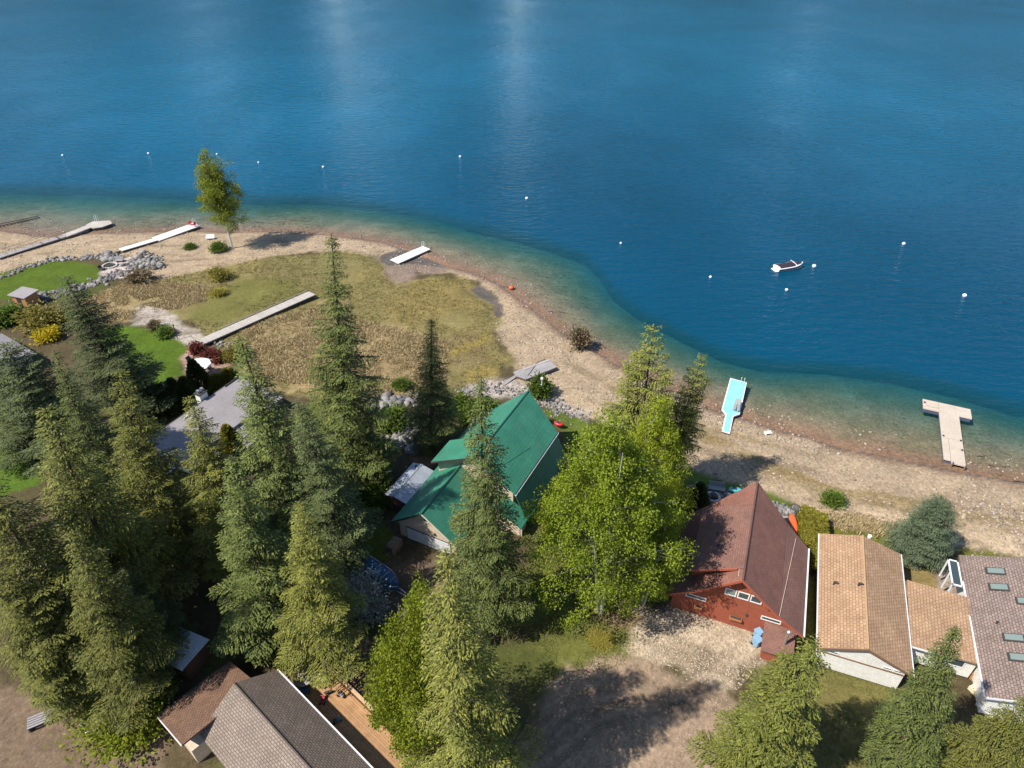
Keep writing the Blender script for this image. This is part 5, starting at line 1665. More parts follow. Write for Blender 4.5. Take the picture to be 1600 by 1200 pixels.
def long_white_dock():
    za, zb = 1.25, .6
    A0 = Vector(at(188, 390, za)); A1 = Vector(at(243, 374, .95))
    B0 = Vector(at(243, 373.5, .75)); B1 = Vector(at(307, 350.5, zb))
    t = thing('long_white_dock', 'long white dock with red chairs at its end left of the lone birch', 'dock', (A1.x, A1.y, 0))
    MB().prism(strip(A0, A1, 1.5, za, .98), (0, 0, -.14)).build('ramp', 'white_deck', t)
    for k in range(3):
        p = B0.lerp(B1, k / 3 + .002); q = B0.lerp(B1, (k + 1) / 3 - .002)
        MB().prism(strip(p, q, 2.6, .75 - .05 * k, .70 - .05 * k), (0, 0, -.16)).build('deck_panel', 'white_deck', t)
    MB().prism(strip(B0.lerp(B1, .02), B0.lerp(B1, .98), 2.2, .5, .4), (0, 0, -.6)).build('float', 'timber_dark', t)
    MB().prism(strip(A0.lerp(A1, .01), A1, 1.1, za - .15, .8), (0, 0, -.5)).build('ramp_frame', 'timber_dark', t)
    d = (B1 - B0).normalized()
    ladder(t, Vector((*(B1 - d * .3), zb)), d, 1.4)
    n = Vector((-d.y, d.x))
    for k, s in enumerate((.9, -.55)):
        p = B1 - d * (1.1 if k == 0 else .9) + n * s
        c = thing('red_chair', 'red plastic chair at the dock end, ' + ('left of the ladder' if k == 0 else 'right of the ladder'), 'chair', (p.x, p.y, zb), 'red chairs on the long white dock')
        MB().box((p.x, p.y, zb + .38), (.55, .6, .06), d).build('seat', 'red_plastic', c)
        q = p - d * .0 + n * 0
        b0 = Vector((*(q - n * .3), zb + .4))
        MB().prism([b0 - Vector((*d, 0)) * .3, b0 + Vector((*d, 0)) * .3, b0 + Vector((*d, 0)) * .24 + Vector((*(-n * .2), .65)), b0 - Vector((*d, 0)) * .24 + Vector((*(-n * .2), .65))], (n.x * .05, n.y * .05, 0)).build('backrest', 'red_plastic', c)
        for i in (-1, 1):
            MB().box((q.x + d.x * .32 * i, q.y + d.y * .32 * i, zb + .58), (.09, .6, .04), d).build('armrest', 'red_plastic', c)
            for j in (-1, 1):
                e = q + d * .25 * i + n * .25 * j
                MB().box((e.x, e.y, zb + .19), (.06, .06, .36), d).build('leg', 'red_plastic', c)


def far_dock():
    A0 = Vector(at(-5, 402, 1.2)); A1 = Vector(at(100, 368, .9)); A2 = Vector(at(138, 354, .7))
    t = thing('grey_gangway_dock', 'long grey gangway dock with a rounded platform at the far left shore', 'dock', (A1.x, A1.y, 0))
    MB().prism(strip(A0, A1, 1.5, 1.2, .85), (0, 0, -.15)).build('gangway', 'weathered_planks', t)
    MB().prism(strip(A1, A2, 1.9, .85, .7), (0, 0, -.15)).build('gangway', 'grey_planks', t)
    pl = deck_poly([(134, 351), (146, 345.5), (172, 344.5), (175, 349), (160, 354.5), (146, 356.5), (136, 355)], .62)
    MB().prism(pl, (0, 0, -.16)).build('platform', 'grey_planks', t)
    c = sum(pl, Vector()) / len(pl)
    MB().prism([Vector((*(p.lerp(c, .06)).xy, .45)) for p in pl], (0, 0, -.55)).build('float', 'timber_dark', t)
    n_ = (A1 - A0).normalized(); nn = Vector((-n_.y, n_.x))
    m = MB()
    for s in (-.72, .72):
        p = [Vector((*(A0.lerp(A1, f) + nn * s), 1.2 - .35 * f + .95)) for f in (0, .5, 1)]
        m.tube(p, .03, 5)
        for f in np.linspace(0, 1, 9):
            q = A0.lerp(A1, float(f)) + nn * s
            m.tube([Vector((*q, 1.2 - .35 * f - .1)), Vector((*q, 1.2 - .35 * f + .95))], .025, 4)
    m.build('handrail', 'rust_pole', t)
    for f in (.15, .4, .65, .9):
        q = A0.lerp(A1, f)
        MB().box((q.x, q.y, .3), (.25, 1.3, 1.4), n_).build('pier', 'timber_dark', t)
    ladder(t, Vector((*at(152, 345.5, .62), .62)), (.2, 1), 1.3)


def sunken_dock():
    A0 = Vector(at(-4, 352, .3)); A1 = Vector(at(60, 337, .15))
    t = thing('submerged_rail', 'dark boat rail running into the water at the left edge', 'boat rail', (A1.x, A1.y, 0))
    n_ = (A1 - A0).normalized(); nn = Vector((-n_.y, n_.x))
    for s in (-.6, .6):
        MB().prism(strip(A0 + nn * s, A1 + nn * s, .18, .35, -.05), (0, 0, -.12)).build('rail', 'timber_dark', t)
    for f in np.linspace(.03, .97, 12):
        q = A0.lerp(A1, float(f))
        MB().box((q.x, q.y, .3 - .4 * f - .1), (.2, 1.6, .1), n_).build('sleeper', 'timber_dark', t)


def boardwalk():
    BZ = 2.7; A0 = Vector(at(313, 534.5, BZ)); A1 = Vector(at(488, 457.5, BZ - .6))
    t = thing('boardwalk', 'long raised grey boardwalk crossing the shore meadow', 'boardwalk', (A0.x, A0.y, 1.2))
    n_ = (A1 - A0).normalized(); nn = Vector((-n_.y, n_.x))
    for k in range(6):
        f0, f1 = k / 6 + .0015, (k + 1) / 6 - .0015
        s = strip(A0.lerp(A1, f0), A0.lerp(A1, f1), 1.9, BZ - .6 * f0, BZ - .6 * f1)
        MB().prism([s[1], s[2], s[3], s[0]], (0, 0, -.12)).build('deck_panel', 'grey_planks', t)
    for s in (-.8, .8):
        q = strip(A0 + nn * s, A1 + nn * s, .12, BZ - .13, BZ - .73)
        MB().prism(q, (0, 0, -.25)).build('beam', 'timber_dark', t)
    for f in np.linspace(.02, .98, 9):
        for s in (-.85, .85):
            q = A0.lerp(A1, float(f)) + nn * s
            MB().tube([(q.x, q.y, zg(q.x, q.y) - .3), (q.x, q.y, BZ - .15 - .6 * f)], .09, 6).build('post', 'timber_dark', t)
    r = strip(A0.lerp(A1, .18) + nn * 1.25, A1 + nn * 1.25, .10, BZ - .05, BZ - .5)
    rl = MB().prism(r, (0, 0, -.10)).build('side_rail', 'weathered_planks', t)
    for f in np.linspace(.2, .99, 8):
        q = A0.lerp(A1, float(f)) + nn * 1.25
        MB().box((q.x, q.y, BZ - .75), (.1, .1, 1.1), n_).build('rail_post', 'weathered_planks', rl)


def beached_ramp():
    z = 1.35
    t_c = at(838, 580, z)
    t = thing('beached_dock', 'weathered grey dock sections pulled up on the sand behind the green roof', 'dock', (t_c[0], t_c[1], zg(*t_c)))
    for k, q in enumerate(([(818, 574.5), (857, 561), (870, 573.5), (823, 592)], [(802, 581), (818.5, 574.5), (822, 592.2), (806, 587)])):
        W = deck_poly(q, z - .1 * k)
        MB().prism(W, (0, 0, -.14)).build('deck_panel', 'weathered_planks', t)
        c = sum(W, Vector()) / 4
        MB().prism([Vector((*(p.lerp(c, .06)).xy, z - .1 * k - .15)) for p in W], (0, 0, -.35)).build('float', 'float_blue' if not k else 'timber_dark', t)
    W = deck_poly([(784, 599), (806, 585), (808, 588), (788, 602)], .98)
    MB().prism(W, (0, 0, -.1)).build('gangplank', 'weathered_planks', t)
    W = deck_poly([(818, 576), (858, 561.5), (860, 562.5), (820, 577.5)], z + .06)
    MB().prism(W, (0, 0, -.05)).build('edge_board', 'grey_planks', t)
    c = [Vector((*at(x, y, z + .03), z + .03)) for x, y in ((852, 561.5), (840, 566), (832, 577), (824, 588))]
    MB().tube(c, .05, 5).build('hose', 'dark_trim', t)


t_dock(); teal_dock(); small_dock(); long_white_dock(); far_dock(); sunken_dock(); boardwalk(); beached_ramp()


# ================================================================== boat and buoys
mat('buoy_white', (.85, .86, .88), .35)
mat('buoy_blue', (.05, .12, .35), .4)
mat('gelcoat', (.80, .80, .82), .2)
mat('boat_dark', (.05, .03, .035), .25)
mat('canvas', (.028, .018, .028), .85, bump=(6, .4))


def buoy_at(px, py, r, label, tilt=0.0):
    r *= .78
    x, y = at(px, py, r * .4)
    t = thing('mooring_buoy', label, 'buoy', (x, y, 0), 'mooring buoys on the lake')
    pr = [(r * math.sin(a), r * .45 - r * math.cos(a)) for a in np.linspace(.25, math.pi - .25, 9)]
    MB().lathe((x, y, 0), pr, 14).build('float', 'buoy_white', t, smooth=True)
    MB().lathe((x, y, 0), [(r * 1.005, r * .36), (r * 1.02, r * .40), (r * 1.02, r * .52), (r * 1.005, r * .56)], 14).build('stripe', 'buoy_blue', t, smooth=True)
    m = MB()
    m.tube([Vector((x + .13 * r * math.cos(a) * 2, y, r * 1.5 + .13 * r * math.sin(a) * 2)) for a in np.linspace(0, 6.28, 9)], r * .06, 5)
    m.tube([(x, y, r * 1.3), (x, y, r * 1.45)], r * .12, 6)
    m.build('mooring_eye', 'steel', t)


for (px, py, r, lb) in [
    (98, 243, .42, 'leftmost white mooring buoy out on the lake'),
    (232, 240, .42, 'white mooring buoy left of the top of the lone birch'),
    (339, 241, .36, 'white mooring buoy at the top of the lone birch'),
    (404, 254, .34, 'small white mooring buoy just right of the lone birch'),
    (505, 261, .42, 'second white mooring buoy right of the lone birch'),
    (719, 245, .46, 'white mooring buoy near the middle of the lake'),
    (823, 310, .46, 'white mooring buoy beyond the inlet and its dock'),
    (970, 380, .32, 'small white mooring buoy above the edge of the deep water'),
    (1110, 433, .36, 'white mooring buoy left of the moored boat'),
    (1229, 453, .38, 'white mooring buoy just below the moored boat'),
    (1412, 381, .46, 'white mooring buoy up and right of the moored boat'),
    (1507, 462, .50, 'rightmost white mooring buoy beyond the T-shaped dock'),
]:
    buoy_at(px, py, r, lb)
buoy_at(1272, 416, .52, 'large white mooring buoy at the bow of the moored boat')
p = gp(799, 452)
o = thing('orange_buoy', 'orange-red float lying at the water edge by the meadow', 'buoy', (p.x, p.y, p.z))
mat('orange_float', (.62, .13, .05), .5)
MB().lathe((p.x, p.y, p.z), [(.1, 0), (.42, .12), (.5, .35), (.4, .6), (.1, .72)], 12).build('float', 'orange_float', o, smooth=True)
MB().tube([(p.x, p.y, p.z + .7), (p.x, p.y, p.z + .85)], .06, 6).build('mooring_eye', 'steel', o)


def boat():
    c = Vector((*at(1233, 418, .2), 0))
    d = (Vector(at(1255, 412, .6)) - Vector(at(1213, 418, .6))).normalized()
    n = Vector((-d.y, d.x))
    t = thing('motor_boat', 'white and dark motor boat with a black cover moored on the lake', 'boat', c)
    L = 5.9
    def P(u, w, z): return Vector((c.x + d.x * u + n.x * w, c.y + d.y * u + n.y * w, z))
    st = np.linspace(-L / 2, L / 2, 13)
    def half(u):
        f = (u + L / 2) / L
        return 1.12 * (1 - max(0, (f - .45) / .55) ** 2.2) ** .9 + .02
    def sheer(u):
        f = (u + L / 2) / L
        return .72 + .25 * f ** 2
    hull, stripe, gun, deckm = MB(), MB(), MB(), MB()
    for a, b in zip(st[:-1], st[1:]):
        for s in (-1, 1):
            def ring(u):
                w = half(u) * s; zz = sheer(u)
                f = (u + L / 2) / L
                return [P(u * 1.0, 0, -.30 + .3 * f ** 4), P(u, w * .72, -.02), P(u, w * .92, zz * .42), P(u, w * .97, zz * .74), P(u, w, zz)]
            A, B2 = ring(a), ring(b)
            for k in range(4):
                q = [A[k], B2[k], B2[k + 1], A[k + 1]]
                if s < 0: q = q[::-1]
                (stripe if k == 2 else hull).face(q)
            # gunwale and inner deck edge
            ga, gb = half(a) * s, half(b) * s
            q = [P(a, ga, sheer(a)), P(b, gb, sheer(b)), P(b, gb * .84, sheer(b) + .05), P(a, ga * .84, sheer(a) + .05)]
            gun.face(q if s > 0 else q[::-1])
        q = [P(a, half(a) * .84, sheer(a) + .02), P(a, -half(a) * .84, sheer(a) + .02), P(b, -half(b) * .84, sheer(b) + .02), P(b, half(b) * .84, sheer(b) + .02)]
        deckm.face(q)
    u = -L / 2
    hull.face([P(u, half(u) * .72, -.02), P(u, half(u), sheer(u)), P(u, -half(u), sheer(u)), P(u, -half(u) * .72, -.02)])
    hull.build('hull', 'gelcoat', t)
    stripe.build('hull_stripe', 'boat_dark', t)
    gun.build('gunwale', 'gelcoat', t)
    deckm.build('deck', 'gelcoat', t)
    # cover over the cockpit, crowned in the middle
    cv = MB()
    us = np.linspace(-L / 2 + .35, L / 2 - 2.1, 8); ws = np.linspace(-1, 1, 7)
    def cz(u, w):
        f = (u - us[0]) / (us[-1] - us[0])
        return sheer(u) + .06 + .42 * (1 - w * w) * (0.35 + .65 * math.sin(math.pi * min(max(f * .75 + .18, 0), 1)))
    for a, b in zip(us[:-1], us[1:]):
        for w0, w1 in zip(ws[:-1], ws[1:]):
            cv.face([P(a, w0 * half(a) * .86, cz(a, w0)), P(a, w1 * half(a) * .86, cz(a, w1)), P(b, w1 * half(b) * .86, cz(b, w1)), P(b, w0 * half(b) * .86, cz(b, w0))][::-1])
    cv.build('cover', 'canvas', t, smooth=True)
    # bow cover
    bc = MB()
    us2 = np.linspace(L / 2 - 1.75, L / 2 - .45, 5)
    for a, b in zip(us2[:-1], us2[1:]):
        for w0, w1 in ((-1, 0), (0, 1)):
            bc.face([P(a, w0 * half(a) * .72, sheer(a) + .07 + (.12 if w0 == 0 else 0)), P(a, w1 * half(a) * .72, sheer(a) + .07 + (.12 if w1 == 0 else 0)), P(b, w1 * half(b) * .7, sheer(b) + .07 + (.1 if w1 == 0 else 0)), P(b, w0 * half(b) * .7, sheer(b) + .07 + (.1 if w0 == 0 else 0))][::-1])
    bc.build('bow_cover', 'canvas', t)
    ws_ = L / 2 - 2.1
    MB().tube([P(ws_, -.95, sheer(ws_)), P(ws_ - .25, -.8, sheer(ws_) + .5), P(ws_ - .3, 0, sheer(ws_) + .58), P(ws_ - .25, .8, sheer(ws_) + .5), P(ws_, .95, sheer(ws_))], .05, 6).build('windscreen_frame', 'gelcoat', t)
    MB().prism([P(-L / 2 - .55, -.8, .16), P(-L / 2, -.85, .16), P(-L / 2, .85, .16), P(-L / 2 - .55, .8, .16)], (0, 0, -.1)).build('swim_platform', 'gelcoat', t)
    MB().prism([P(-L / 2 - .5, -.2, .1), P(-L / 2 - .05, -.25, .1), P(-L / 2 - .05, .25, .1), P(-L / 2 - .5, .2, .1)], (0, 0, -.7)).build('stern_drive', 'boat_dark', t)


boat()

# ================================================================== smaller things around the houses
mat('umbrella_white', (.86, .86, .86), .8)
mat('tarp_blue', (.02, .08, .16), .6, bump=(4, .6))
mat('tarp_bright', (.02, .12, .42), .5, bump=(5, .6))
mat('orange_board', (.75, .13, .035), .4)
mat('turquoise', (.05, .45, .50), .4)
mat('bin_blue', (.22, .40, .58), .45)
mat('stone_ring', (.52, .48, .43), .9, noise=(4, .2))
mat('char', (.03, .028, .026), .95)
mat('rattan', (.06, .05, .05), .8)
mat('cushion', (.65, .58, .40), .85)
mat('toy_pink', (.60, .05, .10), .5)
mat('toy_teal', (.04, .20, .22), .5)
mat('tub_cover', (.34, .30, .26), .7, noise=(3, .1))
mat('wood_pile', (.26, .18, .12), .85, noise=(4, .3), var=.2)
mat('clear_glass', (.16, .2, .2), .1)


def ring_pit(px, py, r, label, z=None):
    p = gp(px, py)
    t = thing('fire_pit', label, 'fire pit', p)
    n = 14
    for k in range(n):
        a = 2 * math.pi * k / n
        MB().box((p.x + math.cos(a) * r, p.y + math.sin(a) * r, p.z + .12), (2 * math.pi * r / n * .93, .26, .3 + .04 * (k % 3)), (-math.sin(a), math.cos(a))).build('stone', 'stone_ring', t)
    MB().lathe((p.x, p.y, p.z + .02), [(r - .14, 0), (r - .2, .06), (.1, .12)], 14).build('ash_bed', 'char', t)


ring_pit(1114, 778, .75, 'round stone fire pit on the red house patio')
ring_pit(172, 416, 1.25, 'round fire pit on the pale patio at the tip of the large lawn')
ring_pit(314, 569, .6, 'small fire pit among chairs on the brick patio')


def low_chair(px, py, label, m='rattan', rot=0.0, w=.75, group=None, name='patio_chair', cat='chair'):
    p = gp(px, py)
    t = thing(name, label, cat, p, group)
    X = Vector((math.cos(rot), math.sin(rot), 0)); Y = Vector((-X.y, X.x, 0))
    ax = (X.x, X.y)
    MB().box(p + Vector((0, 0, .36)), (w, .7, .12), ax).build('seat', m, t)
    MB().prism([p - X * w / 2 + Y * .3 + Vector((0, 0, .4)), p + X * w / 2 + Y * .3 + Vector((0, 0, .4)), p + X * w / 2 + Y * .48 + Vector((0, 0, .92)), p - X * w / 2 + Y * .48 + Vector((0, 0, .92))], Y * .08).build('backrest', m, t)
    for s in (-1, 1):
        MB().box(p + X * s * w * .48 + Vector((0, 0, .56)), (.08, .66, .06), ax).build('armrest', m, t)
        for q in (-1, 1):
            MB().box(p + X * s * w * .44 + Y * q * .28 + Vector((0, 0, .15)), (.07, .07, .32), ax).build('leg', m, t)
    return t


low_chair(299, 566, 'dark chair left of the small fire pit on the brick patio', rot=1.2)
low_chair(322, 567, 'dark chair right of the small fire pit on the brick patio', rot=-1.5)
low_chair(326, 577, 'dark chair beside the white umbrella', rot=3.0)
low_chair(186, 409, 'bench on the pale patio behind its fire pit', rot=0, w=1.8, m='weathered_planks', name='patio_bench', cat='bench')
low_chair(160, 422, 'dark chair at the lawn side of the pale patio', rot=1.4)
low_chair(1119, 766, 'wicker sofa on the red house patio behind the fire pit', rot=-.2, w=1.9, name='patio_sofa', cat='sofa', m='chair_grey')
low_chair(1089, 796, 'white patio chair at the left corner of the red house roof', rot=1.3, m='white_paint')
low_chair(1096, 775, 'blue-grey lounger beside the dark columnar cedar', rot=1.4, m='tarp_blue', w=.8)
low_chair(329, 374, 'white bench on the sand beside the lone birch', rot=.2, w=1.7, m='white_paint', name='beach_bench', cat='bench')


def umbrella(px, py, label, r=1.75, m='umbrella_white'):
    p = gp(px, py)
    t = thing('patio_umbrella', label, 'umbrella', p)
    c = MB()
    n = 8
    h = 2.35
    ring = [p + Vector((r * math.cos(2 * math.pi * k / n + .2), r * math.sin(2 * math.pi * k / n + .2), h)) for k in range(n)]
    top = p + Vector((0, 0, h + .62))
    for k in range(n):
        a, b = ring[k], ring[(k + 1) % n]
        mid = (a + b) / 2 + Vector((0, 0, .05))
        c.face([a, mid, top]); c.face([mid, b, top])
        c.face([a, a - Vector((0, 0, .18)), mid - Vector((0, 0, .18)), mid]); c.face([mid, mid - Vector((0, 0, .18)), b - Vector((0, 0, .18)), b])
    cn = c.build('canopy', m, t)
    for k in range(n):
        MB().tube([top - Vector((0, 0, .04)), ring[k] - Vector((0, 0, .03))], .015, 4).build('rib', 'steel', cn)
    MB().tube([p, top + Vector((0, 0, .1))], .035, 8).build('pole', 'steel', t)
    MB().lathe(p, [(.32, 0), (.32, .08), (.06, .14)], 12).build('base', 'dark_trim', t)


umbrella(317, 590, 'open white patio umbrella on the brick patio above the grey roof')


def board(px0, px1, label, name, m, w, z0, z1, th, cat):
    a = Vector((*at(*px0, z0), z0)); b = Vector((*at(*px1, z1), z1))
    d = b - a; L = d.length; d.normalize()
    n = Vector((-d.y, d.x, 0)).normalized()
    up = d.cross(n).normalized()
    t = thing(name, label, cat, (*a.lerp(b, .5).xy, min(z0, z1) - .1))
    mb_ = MB()
    us = np.linspace(0, 1, 12)
    hw = [w / 2 * (math.sin(math.pi * (u * .94 + .03)) ** .55) for u in us]
    rows = []
    for u, h_ in zip(us, hw):
        c = a + d * L * u
        rows.append([c - n * h_, c - n * h_ * .6 + up * th / 2, c + n * h_ * .6 + up * th / 2, c + n * h_, c + n * h_ * .6 - up * th / 2, c - n * h_ * .6 - up * th / 2])
    for r0, r1 in zip(rows[:-1], rows[1:]):
        for k in range(6):
            mb_.face([r0[k], r0[(k + 1) % 6], r1[(k + 1) % 6], r1[k]])
    mb_.face(rows[0][::-1]); mb_.face(rows[-1])
    mb_.build('hull', m, t, smooth=True)
    c = a.lerp(b, .45) + up * th * .5
    MB().box(c + Vector((0, 0, .02)), (.5, w * .5, .05), d.xy).build('deck_pad' if th < .2 else 'seat', 'dark_trim' if th > .2 else m, t)
    return t


board((1237, 803), (1243, 833), 'bright orange paddle board lying beside the red house roof', 'paddle_board', 'orange_board', 1.0, 2.2, 2.2, .15, 'paddle board')
board((1139, 764), (1158, 766), 'turquoise kayak on the grass behind the red house roof', 'kayak', 'turquoise', .95, 1.7, 1.7, .4, 'kayak')
board((866, 660), (880, 664), 'red kayak lying beside the right eave of the green roof', 'kayak', 'red_plastic', .9, 1.6, 1.6, .4, 'kayak')


def bin_at(px, py, label, m, rot=.4):
    p = gp(px, py)
    t = thing('wheelie_bin', label, 'bin', p, 'bins in front of the red house')
    b = MB()
    X = Vector((math.cos(rot), math.sin(rot), 0)); Y = Vector((-X.y, X.x, 0))
    lo = [p + X * sx * .24 + Y * sy * .27 + Vector((0, 0, .06)) for sx, sy in ((-1, -1), (1, -1), (1, 1), (-1, 1))]
    hi = [p + X * sx * .31 + Y * sy * .36 + Vector((0, 0, 1.02)) for sx, sy in ((-1, -1), (1, -1), (1, 1), (-1, 1))]
    for k in range(4):
        b.face([lo[k], lo[(k + 1) % 4], hi[(k + 1) % 4], hi[k]])
    b.face(lo[::-1]); b.face(hi)
    b.build('body', m, t)
    MB().box(p + Vector((0, 0, 1.07)), (.68, .8, .08), (X.x, X.y)).build('lid', m, t)
    for s in (-1, 1):
        q = p + X * s * .3 + Y * .3 + Vector((0, 0, .12))
        MB().tube([q - X * .03, q + X * .03], .12, 10).build('wheel', 'black_rubber', t)
    MB().tube([p - X * .25 + Y * .42 + Vector((0, 0, 1.0)), p + X * .25 + Y * .42 + Vector((0, 0, 1.0))], .025, 6).build('handle', 'dark_trim', t)


bin_at(1183, 997, 'pale blue wheelie bin nearest the red wall', 'bin_blue')
bin_at(1181, 1008, 'pale blue wheelie bin in front of the other one', 'bin_blue', .5)
bin_at(1194, 1005, 'dark small bin right of the two pale blue bins', 'rattan', .3)


# covered runabout on its trailer, and the utility trailer with a ladder rack
def covered_boat():
    A = gp(570, 890); B = gp(612, 918)
    d = (B - A).xy.normalized(); n = Vector((-d.y, d.x))
    c = (A + B) / 2
    t = thing('covered_boat', 'boat under a dark blue tarp on a trailer in front of the garage', 'boat', c)
    L = 6.2
    m = MB()
    us = np.linspace(-1, 1, 11); ws = np.linspace(-1, 1, 9)
    def pt(u, w):
        hw = 1.15 * (1 - max(0, (u - .1) / .92) ** 2.2) ** .8 if u > .1 else 1.15
        z = c.z + 1.1 + .75 * (1 - abs(w) ** 2.2) * (1 - .35 * u * u) - (.55 if abs(w) == 1 else 0) + .06 * math.sin(u * 9 + w * 3)
        return Vector((c.x + d.x * u * L / 2 + n.x * w * hw, c.y + d.y * u * L / 2 + n.y * w * hw, z))
    for a, b in zip(us[:-1], us[1:]):
        for e, f in zip(ws[:-1], ws[1:]):
            m.face([pt(a, e), pt(b, e), pt(b, f), pt(a, f)])
    m.build('tarp', 'tarp_blue', t, smooth=True)
    h = MB()
    def hp(u, w, z): 
        hw = (1.05 if u < .1 else 1.05 * (1 - ((u - .1) / .92) ** 2.2) ** .8) * w
        return Vector((c.x + d.x * u * L / 2 + n.x * hw, c.y + d.y * u * L / 2 + n.y * hw, z))
    for a, b in zip(us[:-1], us[1:]):
        b_ = min(b, .98)
        for s in (-1, 1):
            h.face([hp(a, s, c.z + 1.2), hp(b_, s, c.z + 1.2), hp(b_, s * .35, c.z + .5), hp(a, s * .35, c.z + .5)])
        h.face([hp(a, -.35, c.z + .5), hp(b_, -.35, c.z + .5), hp(b_, .35, c.z + .5), hp(a, .35, c.z + .5)])
    h.build('hull', 'gelcoat', t)
    for u in (.05, .45, .75):
        MB().tube([pt(u, -1), pt(u, -.5) + Vector((0, 0, .03)), pt(u, 0) + Vector((0, 0, .04)), pt(u, .5) + Vector((0, 0, .03)), pt(u, 1)], .04, 5).build('tie_strap', 'chair_grey', t)
    fr = MB()
    for s in (-.7, .7):
        fr.prism(strip(c.xy - d * L * .48 + n * s, c.xy + d * L * .62 + n * s * .2, .1, c.z + .45, c.z + .45), (0, 0, -.1))
    fr.build('trailer_frame', 'steel', t)
    for s in (-1, 1):
        q = Vector((*(c.xy - d * 1.0 + n * s * 1.1), c.z + .33))
        MB().tube([q - Vector((*n, 0)) * .1, q + Vector((*n, 0)) * .1], .33, 14).build('wheel', 'black_rubber', t)


covered_boat()


def rack_trailer():
    A = gp(540, 884)
    F = Frame((A.x, A.y), (.62, -.62))
    z = A.z
    t = thing('utility_trailer', 'flat utility trailer with a pale ladder rack at the grove edge', 'trailer', A)
    bx(F, -1.6, 1.6, -.9, .9, z + .5, z + .6).build('bed', 'dark_wood', t)
    for r in (-.85, .85):
        bx(F, -1.7, 1.7, r - .05, r + .05, z + 1.25, z + 1.33).build('side_rail', 'deck_wood_pale', t)
        for a in (-1.5, 0, 1.5):
            bx(F, a - .05, a + .05, r - .05, r + .05, z + .6, z + 1.25).build('upright', 'rust_pole', t)
        q = F(-.2, r * 1.2, z + .33)
        MB().tube([q - F.d(0, .1), q + F.d(0, .1)], .33, 14).build('wheel', 'black_rubber', t)
    for k in range(5):
        a = -1.65 + k * .82
        bx(F, a - .06, a + .06, -.8, .8, z + 1.26, z + 1.32).build('rung', 'deck_wood_pale', t)
    bx(F, 1.7, 3.0, -.06, .06, z + .45, z + .55).build('drawbar', 'rust_pole', t)


rack_trailer()


def log_rack():
    A = gp(617, 858)
    F = Frame((A.x, A.y), (.445, .896))
    t = thing('firewood_rack', 'stack of firewood beside the garage door', 'firewood', A)
    bx(F, -.95, .95, -.6, .6, A.z, A.z + .12).build('pallet', 'timber_dark', t)
    lg = MB().tube([Vector((0, -.5, 0)), Vector((0, .5, 0))], .1, 7).build('log', 'wood_pile', None)
    me = lg.data
    bpy.data.objects.remove(lg)
    for k in range(6):
        for i in range(9 - k % 2):
            o = bpy.data.objects.new('log', me); COL.objects.link(o); o.parent = t
            w = F(-.85 + i * .205 + .1 * (k % 2), random.uniform(-.06, .06), A.z + .22 + k * .175)
            o.location = w - A
            o.rotation_euler = (0, random.uniform(0, 3), math.atan2(F.r.y, F.r.x) - math.pi / 2)
    for a in (-1.0, 1.0):
        bx(F, a - .05, a + .05, -.4, .4, A.z, A.z + 1.3).build('end_frame', 'timber_dark', t)


log_rack()

# on the deck
DZ = 2.81


